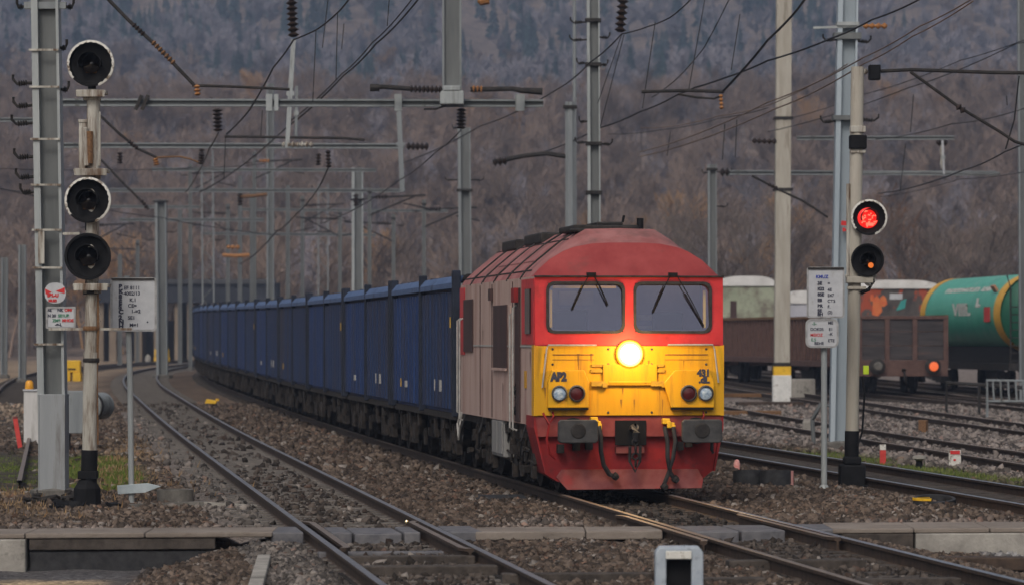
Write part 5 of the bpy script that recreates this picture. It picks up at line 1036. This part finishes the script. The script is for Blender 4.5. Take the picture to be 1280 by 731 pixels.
ring('large dark rubber ring with a pink striped end', 971, 609, .27, .26, .1, M_RUBBER, (-40, -22, M_PINK))
ring('smaller black rubber ring with yellow stripes near the right wall', 1168, 634, .3, .13, -.15, M_RUBBER, (100, 255, M_YEL))
p, Y = base_at(921, 590); t = thing('trail_marker', 'small pink round-topped marker left of the rubber rings', 'marker', tuple(p)); MB().lathe([(.05, 0), (.06, .16), (.04, .22), (.001, .24)], (0, 0, 0), n=12).build('cap', M_PINK, t, smooth=True)
def post_small(label, x, y0, y1, w, m, m2):
    p, Y = base_at(x, y1); s = Y / F; t = thing('marker_post', label, 'marker post', tuple(p)); h = (y1 - y0) * s
    MB().bb(-w * s / 2, w * s / 2, -.04, .04, 0, h * .72).build('post', m, t, bevel=.008); MB().bb(-w * s / 2, w * s / 2, -.042, .042, h * .72, h).build('top_band', m2, t, bevel=.008); return t, s, h
post_small('short red marker post with a pale top in the grass', 1103.5, 555, 580, 7.5, M_REDP, M_RIMW)
t, s, h = post_small('short white marker plate with a red top in the grass', 1193.5, 562, 585, 15, M_RIMW, M_RIMW); MB().bb(-6 * s, 6 * s, -.05, -.043, h * .78, h * .98).bb(-2 * s, 1 * s, -.05, -.043, h * .42, h * .52).build('red_mark', M_INKR, t)
p, Y = base_at(1149, 584); s = Y / F; t = thing('mushroom_vent', 'small dark mushroom shaped stub with a pale cap in the grass', 'vent', tuple(p)); MB().lathe([(.07, 0), (.06, .14)], (0, 0, 0), n=10).build('stem', M_BLACK, t); MB().lathe([(.06, .13), (.13, .17), (.12, .22), (.001, .24)], (0, 0, 0), n=14).build('cap', M_CONC, t, smooth=True)
# loop of pipe behind right notice board
p, Y = base_at(1020, 558); s = Y / F; t = thing('pipe_loop', 'dark bent pipe loop behind the right notice board', 'pipe', tuple(p)); MB().tube([(-.05, 0, 0), (-.08, 0, .6), (.1, 0, .95), (.35, 0, .9), (.42, 0, .5), (.42, 0, 0)], .05, 8).build('pipe', M_GALVD, t, smooth=True)
p, Y = base_at(1010, 545); t = thing('equipment_box', 'small pale round-topped box left of the pipe loop', 'equipment box', tuple(p)); MB().lathe([(.14, 0), (.14, .35), (.1, .42), (.001, .43)], (0, 0, 0), n=10).build('box_body', M_CONC, t)
p, Y = base_at(1001, 498); t = thing('concrete_block', 'pale concrete block behind the foot of the concrete post', 'concrete block', tuple(p)); MB().box((.1, .8, .35), (.95, .6, .75)).build('block', M_CONC, t, bevel=.05)
# rusty plates and sleepers lying on the gravel
for i, (x, y, L, a) in enumerate(((935, 520, 1.9, .15), (962, 508, 2.2, .1), (925, 497, 2.6, .05), (1154, 542, .5, 1.2))):
    p, Y = base_at(x, y); t = thing('scrap_plate', ('rusty plate on the gravel right of the locomotive, nearest', 'second rusty plate behind the nearest one', 'third rusty plate under the brown wagon side', 'small upright rusty stub on the pale gravel')[i], 'scrap metal', tuple(p), a)
    (MB().box((0, 0, .1), (L, .7, .14)) if i < 3 else MB().box((0, 0, .15), (.22, .2, .4))).build('plate', M_RUSTB if i != 1 else M_RUST, t, bevel=.02)
# barrier
p, Y = base_at(1255, 508); Y = 112; p = Vector((px(1230, Y), Y, float(rise(Y)) - .19)); s = Y / F
t = thing('metal_barrier', 'grey tubular metal barrier with upright bars at the right edge', 'barrier', tuple(p)); X = lambda x: px(x, Y) - p.x; Z = lambda y: pz(y, Y) - p.z
MB().tube([(X(1234), 0, 0), (X(1234), 0, Z(475)), (X(1300), .1, Z(476)), (X(1300), .1, 0)], .045, 6).tube([(X(1234), 0, Z(501)), (X(1300), 0, Z(501))], .035, 6).build('frame', M_GREYP, t)
for i in range(6): MB().tube([(X(1242.5 + 9.5 * i), 0, Z(501)), (X(1241 + 9.5 * i), 0, Z(476))], .032, 6).build('bar', M_GREYP, t)
p2 = Vector((px(1183, Y + 5), Y + 5, float(rise(Y)) - .19)); t = thing('handrail', 'low dark tubular rail behind the metal barrier', 'handrail', tuple(p2)); MB().tube([(0, 0, 0), (0, 0, 1.0), (2.4, 0, .85)], .06, 6).tube([(1.0, 0, 0), (1.0, 0, .95)], .05, 6).build('rail', M_DARK, t)
# ------------------------------------------------------------------ brown open wagons
M_PLANK = mat('dark_plank', (.028, .025, .027), (.07, .06, .06), .85, 0, 2, stretch=(.3, .3, 3), c3=(.09, .055, .048), s3=2)
M_PLANK2 = mat('brown_rusty_side', (.085, .048, .036), (.17, .1, .075), .85, 0, 1.6, streak=True, c3=(.05, .03, .026), s3=2)
M_FRAME = mat('brown_steel_frame', (.075, .04, .033), (.12, .07, .058), .8, 0, 4)
M_LAMPO = emis('orange_tail_lamp_lit', (1, .16, .035), .65, (.2, .05, .02))
def open_wagon(label, Y0, L, W, H, lamp):
    a = head(TW, Y0 + L / 2); t = thing('open_wagon', label, 'freight wagon', (float(TW(Y0)), Y0, float(rise(Y0 + L / 2))), a, 'brown open wagons')
    w = W / 2; zb = 1.15
    MB().bb(-w, w, 0, L, zb - .02, zb + .06).build('floor', M_PLANK, t)
    b = MB()
    for i in range(3):
        z0 = zb + .08 + (H - zb - .1) * i / 3; z1 = zb + .05 + (H - zb - .1) * (i + 1) / 3; b.bb(-w + .08, w - .08, 0, .08, z0, z1)
    b.build('end_planks', M_PLANK, t); MB().bb(-w + .08, w - .08, L - .08, L, zb + .06, H - .05).build('end_planks', M_PLANK, t)
    b = MB()
    n = int(L / .62)
    for s in (-1, 1):
        b = MB(); b.mi = 0; b.bb(s * w, s * (w - .06), 0.05, L - .05, zb, H - .03); b.mi = 1
        for i in range(n): b.bb(s * w, s * (w + .08), .1 + i * L / n, .22 + i * L / n, zb, H - .06)
        b.build('side', [M_PLANK2, M_FRAME], t)
    MB().bb(-w - .08, -w + .1, -.06, .12, .9, H).bb(w - .1, w + .08, -.06, .12, .9, H).bb(-w - .08, w + .08, -.07, .1, H - .1, H + .02).build('end_frame', M_FRAME, t, bevel=.015)
    MB().bb(-.66, -.5, -.09, .0, zb, H - .1).build('end_post', M_FRAME, t); MB().bb(.36, .52, -.09, .0, zb, H - .1).build('end_post', M_FRAME, t)
    MB().bb(-w - .05, w + .05, -.09, .12, .62, zb + .06).bb(-w - .08, w + .08, .1, L, .92, zb).build('headstock', M_FRAME, t, bevel=.015)
    MB().bb(-w - .09, -w + .05, 0, L, H - .05, H + .05).bb(w - .05, w + .09, 0, L, H - .05, H + .05).build('top_rail', M_RUSTB, t)
    for s in (-1, 1):
        bf = MB().lathe([(.12, .2), (.12, -.25), (.28, -.25), (.3, -.3), (.26, -.33), (.001, -.33)], (s * 1.02, -.1, .98), (0, 1, 0), 20).build('buffer', M_DARK, t, smooth=True)
        if lamp: MB().lathe([(.001, -.06), (.13, -.05), (.17, 0)], (s * 1.02 + .03, -.44, .98), (0, 1, 0), 18).build('tail_lamp', M_LAMPO if s > 0 else M_CONCD, bf, smooth=True)
    MB().lathe([(.04, -.3), (.06, 0)], (0, -.1, .85), (0, 1, 0), 8).tube([(0, -.3, .9), (0, -.35, .6), (.05, -.33, .4)], .035, 6).build('coupling', M_DARK, t)
    for yy in (1.6, L - 1.6, 3.0, L - 3.0):
        for s in (-1, 1): MB().lathe([(.001, -.03), (.36, -.02), (.4, -.05), (.47, -.05), (.47, .06), (.5, .09), (.001, .09)], (s * .78, yy, .48), (-s, 0, 0), 20).build('wheel', M_DARK, t)
    for yy in (2.3, L - 2.3):
        for s in (-1, 1): MB().bb(s * .95, s * 1.1, yy - 1.2, yy + 1.2, .4, .75).build('axle_frame', M_DARK, t)
    return t
open_wagon('brown open wagon showing its planked end with one orange lit lamp', 138.5, 14, 3.2, 2.78, True)
open_wagon('brown open wagon with a ribbed side, partly hidden by the locomotive', 153.6, 15, 3.1, 2.72, False)
open_wagon('brown open wagon farthest behind the locomotive nose', 169.7, 15, 3.1, 2.72, False)
# ------------------------------------------------------------------ green tank wagon
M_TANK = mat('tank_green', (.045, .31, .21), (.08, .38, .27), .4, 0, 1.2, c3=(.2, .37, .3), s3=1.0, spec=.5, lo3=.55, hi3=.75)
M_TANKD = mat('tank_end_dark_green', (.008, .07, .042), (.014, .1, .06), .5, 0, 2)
def tank(label, Y0, L, zc, r, end):
    a = head(TT, Y0 + 3); t = thing('tank_wagon', label, 'tank wagon', (float(TT(Y0)), Y0, float(rise(Y0))), a, 'tank wagons')
    MB().lathe([(r, 0.15), (r, L - .15)], (0, 0, zc), (0, 1, 0), 40).build('barrel', M_TANK, t, smooth=True)
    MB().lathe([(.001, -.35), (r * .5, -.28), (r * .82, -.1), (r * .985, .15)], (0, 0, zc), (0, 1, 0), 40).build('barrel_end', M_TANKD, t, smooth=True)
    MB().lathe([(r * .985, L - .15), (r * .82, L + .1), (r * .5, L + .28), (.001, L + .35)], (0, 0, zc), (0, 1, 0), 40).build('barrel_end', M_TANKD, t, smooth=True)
    for y0, y1 in ((.05, 1.15), (L - 1.0, L - .05)): MB().lathe([(r + .012, y0), (r + .02, (y0 + y1) / 2), (r + .012, y1)], (0, 0, zc), (0, 1, 0), 40).build('yellow_band', mat('tank_band_ochre', (.55, .28, .025), (.68, .4, .07), .6, 0, 4), t, smooth=True)
    MB().bb(-1.3, 1.3, -.6, L + .6, .85, 1.1).bb(-.9, .9, 1.0, L - 1, 1.1, zc - r + .25).build('underframe', M_DARK, t)
    b = MB()
    for s in (-1, 1): b.tube([(s * .3 - .9, -.45, 1.0), (s * .3 - .9, -.45, zc + .9), (s * .3 - .9, .1, zc + r - .1)], .03, 5)
    for i in range(8): b.tube([(-1.2, -.45, 1.2 + i * .28), (-.6, -.45, 1.2 + i * .28)], .022, 5)
    b.build('end_ladder', M_DARK, t)
    for yy in (1.3, 3.1, L - 3.1, L - 1.3):
        for s in (-1, 1): MB().lathe([(.001, -.03), (.36, -.02), (.4, -.05), (.47, -.05), (.47, .06), (.5, .09), (.001, .09)], (s * .78, yy, .48), (-s, 0, 0), 20).build('wheel', M_DARK, t)
    for yy in (2.2, L - 2.2):
        for s in (-1, 1): MB().bb(s * .95, s * 1.12, yy - 1.5, yy + 1.5, .35, .8).bb(s * 1.0, s * 1.2, yy - .5, yy + .5, .3, .95).build('bogie', M_DARK, t)
    for s in (-1, 1): MB().lathe([(.1, 0), (.1, -.45), (.24, -.45), (.24, -.52), (.001, -.53)], (s * .9, -.6, .98), (0, 1, 0), 16).build('buffer', M_DARK, t)
    def on_side(s_, y, ang, size, m=M_RIMW, bold=.012, xs=1.0):      # writing on the left side of the barrel
        n = Vector((-math.cos(ang), 0, math.sin(ang))); Mx = Matrix((( 0, math.sin(ang), n.x), (-1, 0, 0), (0, math.cos(ang), n.z)))
        o = text('lettering', s_, size, m, t, (0, 0, 0), bold=bold); o.matrix_local = Matrix.Translation(Vector((0, y, zc)) + n * (r + .004)) @ Mx.to_4x4() @ Matrix.Diagonal((xs, 1, 1, 1))
    on_side('mnmwmm aul', L * .76, .62, .4, xs=3.4); on_side('uun', L * .27, .66, .3, xs=3.4)
    on_side('VIIIL', L * .57, -.02, .62, bold=.03, xs=2.6); on_side('L', L * .3, .2, .4, bold=.04, xs=3.2)
    MB().bb(-r - .03, -r - .005, 1.7, 2.6, zc - .3, zc + .25).build('red_plate', M_REDP, t); MB().box((-r * .82, 1.8, zc + r * .56), (.08, .6, .5), ry=-.6).build('rusty_patch', mat('orange_patch', (.45, .16, .08), (.3, .2, .14), .8, 0, 6), t)
    return t
tank('green tank wagon with yellow bands and white lettering', 140, 14.0, 2.93, 1.46, 0)
# covered vehicles behind the open wagons
M_WROOF = mat('white_van_roof', (.5, .49, .47), (.66, .65, .63), .8, 0, 1.0, c3=(.33, .3, .28), s3=1.5)
def van(label, x0, x1, yt, yb, Y, Lv, m, roofm, grp='covered wagons behind the open wagons', arch=.45, extra=None):
    z0 = float(rise(Y)); W = (x1 - x0) * Y / F; zt = pz(yt, Y) - z0
    t = thing('covered_wagon', label, 'covered wagon', (px((x0 + x1) / 2, Y), Y, z0), .02, grp)
    MB().bb(-W / 2, W / 2, 0, Lv, 1.0, zt - arch).build('body', m, t)
    pts = [(-W / 2 - .06 + (W + .12) * i / 12, zt - arch + arch * (1 - (abs(i - 6) / 6) ** 4)) for i in range(13)]; pts += [(W / 2 + .06, zt - arch - .08), (-W / 2 - .06, zt - arch - .08)]
    MB().prism(pts, lambda a, c, d: (a, d, c), -.08, Lv + .08).build('roof', roofm, t)
    MB().bb(-W / 2 + .1, W / 2 - .1, .1, Lv, .75, 1.0).build('underframe', M_DARK, t)
    for xx in np.arange(-W / 2 + 1, W / 2, 2.6):
        MB().lathe([(.001, -.03), (.4, -.04), (.47, -.05), (.47, .06), (.001, .07)], (xx, .3, .48), (0, 1, 0), 18).build('wheel', M_DARK, t)
    for k in range(1, int(W / 1.6)): MB().bb(-W / 2 + k * 1.6 - .03, -W / 2 + k * 1.6 + .03, -.04, 0, 1.0, zt - arch - .1).build('body_rib', m, t)
    return t, W, zt
t, W, zt = van('pale green covered wagon with a white roof between locomotive and concrete post', 896, 972, 345, 440, 185, 2.8, mat('pale_green_wagon', (.24, .27, .19), (.34, .36, .27), .8, 0, .7, c3=(.16, .14, .11), s3=.8, lo3=.48, hi3=.6), M_WROOF, arch=.4)
MB().bb(-W / 2 + .65, -W / 2 + .95, -.03, .0, 2.8, 3.6).build('side_window', M_WINF, t)
t, W, zt = van('pale lilac rounded wagon partly hidden by the right notice board', 984, 1024, 363, 440, 188, 2.6, mat('lilac_grey', (.38, .38, .43), (.46, .46, .5), .6, 0, 1), M_WROOF, arch=.55)
M_GRAF = mat('graffiti_wagon', (.04, .035, .035), (.10, .085, .075), .8, 0, 1.3, c3=(.3, .06, .03), s3=.55, lo3=.54, hi3=.56)
t, W, zt = van('dark covered wagon with red and teal graffiti left of the green tank', 1066, 1176, 350, 440, 172, 2.8, M_GRAF, M_WROOF, arch=.3)
b = MB(); 
for x, y, w_, h_ in ((1096, 382, 12, 22), (1104, 376, 9, 12), (1090, 372, 5, 8)): b.prism([((x - 1121) * 172 / F + a * w_ * .036, pz(y, 172) - t.location.z + c * h_ * .036) for a, c in ((-.5, -.5), (.1, -.6), (.55, -.3), (.4, .3), (0, .6), (-.4, .35))], lambda a, c, d: (a, d, c), -.012, -.002)
b.build('graffiti_red', mat('graffiti_red', (.5, .08, .03), (.55, .17, .05), .7, 0, 2), t)
MB().bb((1112 - 1121) * 172 / F, (1128 - 1121) * 172 / F, -.012, -.002, pz(374, 172) - t.location.z, pz(367, 172) - t.location.z).build('graffiti_white', M_SIGN, t)
MB().prism([((x - 1121) * 172 / F, pz(y, 172) - t.location.z) for x, y in ((1120, 388), (1131, 385), (1133, 373), (1126, 376))], lambda a, c, d: (a, d, c), -.018, -.013).build('graffiti_teal', mat('graffiti_teal', (.03, .2, .2), (.05, .3, .26), .7, 0, 3), t)
# ------------------------------------------------------------------ dark bridge behind the left tracks
YBR = 325; z0 = float(rise(YBR)) - .2
t = thing('bridge', 'long dark bridge with pale posts beyond the end of the tracks', 'bridge', (px(170, YBR), YBR, z0)); X = lambda x: px(x, YBR) - t.location.x; Z = lambda y: pz(y, YBR) - z0
M_BRD = mat('bridge_dark_steel', (.018, .02, .028), (.04, .042, .052), .9, 0, .4)
MB().bb(X(120), X(345), 0, 6, Z(378), Z(353)).build('deck', M_BRD, t); MB().bb(X(120), X(345), -.3, 0, Z(355), Z(349)).build('parapet', mat('bridge_parapet', (.04, .04, .044), (.07, .07, .074), .9, 0, .5), t)
for x in (124, 140, 172, 196, 222, 238, 272, 300, 328): MB().bb(X(x) - .3, X(x) + .3, .5, 5.5, 0, Z(378)).build('pier', mat('bridge_pier', (.17, .13, .095), (.24, .19, .14), .9, 0, .5), t)
MB().bb(X(150), X(345), 7, 8, 0, Z(400)).build('abutment', mat('bridge_back_wall', (.10, .085, .075), (.15, .13, .115), .95, 0, .3), t)
# ------------------------------------------------------------------ hillside and woods
def hill_z(X, Y):
    a = .5 + 42 * sstep(335, 760, Y) + (fbm(X, Y, 120, 31) - .5) * 14 * sstep(360, 600, Y)
    f = 300 * sstep(780, 2500, Y) + (fbm(X, Y, 260, 35) - .5) * 60 * sstep(800, 1100, Y)
    return a + f - 4 * sstep(640, 800, Y) * (1 - sstep(800, 980, Y)) + .02 * np.maximum(X, 0) * sstep(350, 600, Y)
hx = np.linspace(-720, 720, 120); hy = np.concatenate([np.arange(330, 800, 8), np.arange(800, 2440, 24)])
HX, HY = np.meshgrid(hx, hy); a_, b_ = HX.ravel(), HY.ravel(); hzv = hill_z(a_, b_); hzv[b_ < 340] = -.4
n_ = fbm(a_, b_, 40, 41)[:, None]; nx = len(hx); ii = (np.arange(len(hy) - 1)[:, None] * nx + np.arange(nx - 1)[None, :]).ravel()
arrays('hillside', np.stack([a_, b_, hzv], 1), np.stack([ii, ii + 1, ii + 1 + nx, ii + nx], 1), attr_mat('hillside_ground', vor=.5, vary=.35), cols=np.array([.13, .096, .076])[None] * (1 - n_) + np.array([.2, .15, .118])[None] * n_, kind='structure', k=4)
def bare_tree(seed, h, levels, tw, lean=.0):
    rr = random.Random(seed); V = []; T = []; trunk = []
    def seg(p, q, r0, r1):
        t = (q - p).normalized(); up = Vector((0, 0, 1)) if abs(t.z) < .9 else Vector((1, 0, 0)); a = t.cross(up).normalized(); b = a.cross(t); o = len(V); n = 3
        for e, r_ in ((p, r0), (q, r1)):
            for j in range(n): w = 2.0944 * j; V.append(tuple(e + a * r_ * math.cos(w) + b * r_ * math.sin(w)))
        for j in range(n): k = (j + 1) % n; T.append((o + j, o + k, o + n + k)); T.append((o + j, o + n + k, o + n + j))
    def grow(p, d, L, r, lv):
        n = 3 if lv else 2; q = p
        for i in range(n):
            d2 = (d + Vector((rr.gauss(0, .14), rr.gauss(0, .14), rr.gauss(.05, .08)))).normalized(); e = q + d2 * (L / n); r0 = r * (1 - .55 * i / n); r1 = r * (1 - .55 * (i + 1) / n); seg(q, e, max(r0, tw), max(r1, tw)); q = e; d = d2
            if lv > 0 and i >= (1 if lv == levels else 0):
                for _ in range(3 if lv > 1 else 4):
                    w = rr.uniform(0, 6.28); sp = rr.uniform(.45, .95); side = Vector((math.cos(w), math.sin(w), rr.uniform(-.1, .5)))
                    grow(q - d2 * L / n * rr.random() * .7, (d * (1 - sp * .6) + side * sp * .8).normalized(), L * rr.uniform(.4, .62), r1 * .62, lv - 1)
    grow(Vector((0, 0, 0)), Vector((lean, 0, 1)), h * .55, h * .017, levels)
    V = np.array(V); V[:, 2] *= h / V[:, 2].max(); return V, np.array(T)
def evergreen(seed, h):
    rr = random.Random(seed); V = []; T = []
    for i in range(260):
        f = rr.random() ** .8; z = h * (.12 + .86 * f); w = (h * .17 * (1 - f) + .012) * (.5 + .5 * rr.random()); a = rr.uniform(0, 6.28); o = len(V); c, s_ = math.cos(a), math.sin(a); L = w * rr.uniform(.7, 1.2); wd = L * .2
        V += [(0, 0, z + L * .25), (c * L - s_ * wd, s_ * L + c * wd, z - L * .35), (c * L + s_ * wd, s_ * L - c * wd, z - L * .3), (c * L * .6, s_ * L * .6, z - L * .6)]; T += [(o, o + 1, o + 2), (o, o + 3, o + 1)]
    return np.array(V), np.array(T)
def rand_mat(name, c1, c2):
    m = mat(name, c1, c2, .95, 0, 3, spec=.1); nt = m.node_tree; N = nt.nodes; L = nt.links; b = N['Principled BSDF']; src = b.inputs['Base Color'].links[0].from_socket
    oi = N.new('ShaderNodeObjectInfo'); mr = N.new('ShaderNodeMapRange'); mr.inputs[3].default_value = .65; mr.inputs[4].default_value = 1.4; L.new(oi.outputs['Random'], mr.inputs[0])
    v = N.new('ShaderNodeVectorMath'); v.operation = 'SCALE'; L.new(src, v.inputs[0]); L.new(mr.outputs[0], v.inputs['Scale']); L.new(v.outputs[0], b.inputs['Base Color']); return m
FM = [rand_mat('wood_brown', (.17, .122, .094), (.24, .178, .142)), rand_mat('wood_mauve', (.19, .168, .178), (.26, .234, .248)), rand_mat('wood_evergreen', (.035, .06, .055), (.05, .08, .068)), rand_mat('wood_russet', (.26, .15, .07), (.33, .2, .1))]
def forms(cname, levels, tw):
    c = bpy.data.collections.new(cname); k = 0
    for sp in (0, 0, 0, 1, 1, 1, 2, 2, 3):
        V_, T_ = evergreen(200 + k, 1.0) if sp == 2 else bare_tree(100 + k, 1.0, levels, tw)
        me = bpy.data.meshes.new('tree_form'); me.from_pydata(V_.tolist(), [], T_.tolist()); me.materials.append(FM[sp]); o = bpy.data.objects.new('%s_%02d' % (cname, k), me); c.objects.link(o); k += 1
    return c
def wood(name, n, Y0, Y1, pick, hmin, hmax, coll):
    Y = Y0 + (Y1 - Y0) * RNG.random(n); X = (RNG.random(n) * 2 - 1) * (Y * .1333 * 1.2 + 12); N1 = fbm(X, Y, 90, 51); N2 = fbm(X, Y, 35, 57); Z = hill_z(X, Y) - .3
    idx = [(0, 3, 6, 8)[k] + int(RNG.integers((3, 3, 2, 1)[k])) for k in (pick(*q) for q in zip(X, Y, N1, N2))]
    me = bpy.data.meshes.new(name); me.from_pydata(np.stack([X, Y, Z], 1).tolist(), [], []); o = bpy.data.objects.new(name, me); COL.objects.link(o); o['kind'] = 'stuff'
    for an, ty, dat in (('tree_kind', 'INT', idx), ('tree_turn', 'FLOAT', RNG.random(n) * 6.28), ('tree_size', 'FLOAT', hmin + (hmax - hmin) * RNG.random(n))): me.attributes.new(an, ty, 'POINT').data.foreach_set('value', list(dat))
    g = bpy.data.node_groups.new(name, 'GeometryNodeTree'); g.interface.new_socket('Geometry', in_out='INPUT', socket_type='NodeSocketGeometry'); g.interface.new_socket('Geometry', in_out='OUTPUT', socket_type='NodeSocketGeometry')
    N, L = g.nodes, g.links; gi, go = N.new('NodeGroupInput'), N.new('NodeGroupOutput'); ip = N.new('GeometryNodeInstanceOnPoints'); ci = N.new('GeometryNodeCollectionInfo'); ci.inputs[0].default_value = coll; ci.inputs[1].default_value = True; ci.inputs[2].default_value = True; ip.inputs['Pick Instance'].default_value = True
    def na(an, ty): q = N.new('GeometryNodeInputNamedAttribute'); q.data_type = ty; q.inputs[0].default_value = an; return q.outputs[0]
    cx = N.new('ShaderNodeCombineXYZ'); L.new(na('tree_turn', 'FLOAT'), cx.inputs[2]); L.new(gi.outputs[0], ip.inputs['Points']); L.new(ci.outputs[0], ip.inputs['Instance']); L.new(na('tree_kind', 'INT'), ip.inputs['Instance Index']); L.new(cx.outputs[0], ip.inputs['Rotation']); L.new(na('tree_size', 'FLOAT'), ip.inputs['Scale']); L.new(ip.outputs[0], go.inputs[0])
    o.modifiers.new('trees', 'NODES').node_group = g
def pick_near(x, y, a, c):
    u = RNG.random(); return 3 if (u < .12 and c > .58) else (0 if u < .84 else 1)
def pick_far(x, y, a, c):
    u = RNG.random()
    if a + .12 * (c - .5) > .53 - .07 * (x < 0): return 2 if u < .55 else 1
    return 3 if (u < .12 and c > .6) else (1 if u < .65 else 0)
wood('woodland', 2300, 345, 800, pick_near, 8, 13, forms('near_tree_form', 3, .0022))
wood('woodland', 4600, 800, 2100, pick_far, 12, 19, forms('far_tree_form', 3, .005))
# bare trees along the yard edge: each its own
M_BARK = mat('bare_bark', (.10, .076, .063), (.16, .125, .105), .95, 0, 2); M_BARK2 = mat('bare_bark_pale', (.16, .128, .108), (.23, .185, .155), .95, 0, 2); M_RUSS = mat('russet_twigs', (.17, .085, .04), (.26, .14, .07), .95, 0, 2)
protos = []
for i in range(5):
    V_, T_ = bare_tree(300 + i, 1.0, 3, .0012); lowm = V_[T_].mean(1); r_ = np.hypot(lowm[:, 0], lowm[:, 1]); tr = (r_ < .05) & (lowm[:, 2] < .5)
    protos.append((V_, T_[tr], T_[~tr]))
TL = ['wide bare brown tree', 'narrow pale bare tree', 'leaning bare brown tree', 'ragged pale bare tree', 'small russet bare tree']
PLc = ['above the pale green covered wagon', 'left of the concrete post', 'just right of the concrete post', 'behind the red lamp of the right signal', 'above the graffiti covered wagon', 'above the left end of the green tank', 'above the middle of the green tank', 'at the right picture edge above the tank', 'second from the right picture edge', 'behind the tall hook bracket mast', 'behind the round mast over the locomotive roof', 'above the locomotive nose', 'left of the locomotive roof', 'behind the middle of the blue train', 'behind the tail of the blue train', 'right of the left notice board', 'behind the big steel mast', 'at the left picture edge']
XS = [920, 955, 1000, 1080, 1115, 1150, 1200, 1278, 1240, 745, 690, 870, 610, 480, 320, 215, 90, 10]
made = {}
for i, (x, pl_) in enumerate(zip(XS, PLc)):
    k = i % 5; Y = 250 + (i * 37) % 55 + (60 if x < 650 else 0); Y = Y if x > 650 else Y + 30; h = (12.5 if x > 850 else 10.5) * (.85 + .3 * ((i * 7) % 10) / 10); z = float(rise(Y)) - .25 if Y < 345 else float(hill_z(np.array([px(x, Y)]), np.array([float(Y)]))[0]) - .2
    t = thing('bare_tree', TL[k] + ' ' + pl_, 'tree', (px(x, Y), Y, z), i * 1.3, 'bare trees along the far edge of the yard'); t.scale = (h * .95, h * .95, h)
    if k not in made:
        V_, Ta, Tb = protos[k]; made[k] = (arrays('trunk', V_, Ta, M_BARK, t), arrays('crown', V_, Tb, (M_BARK, M_BARK2, M_BARK, M_BARK2, M_RUSS)[k], t))
    else:
        for o in made[k]: c = o.copy(); COL.objects.link(c); c.parent = t
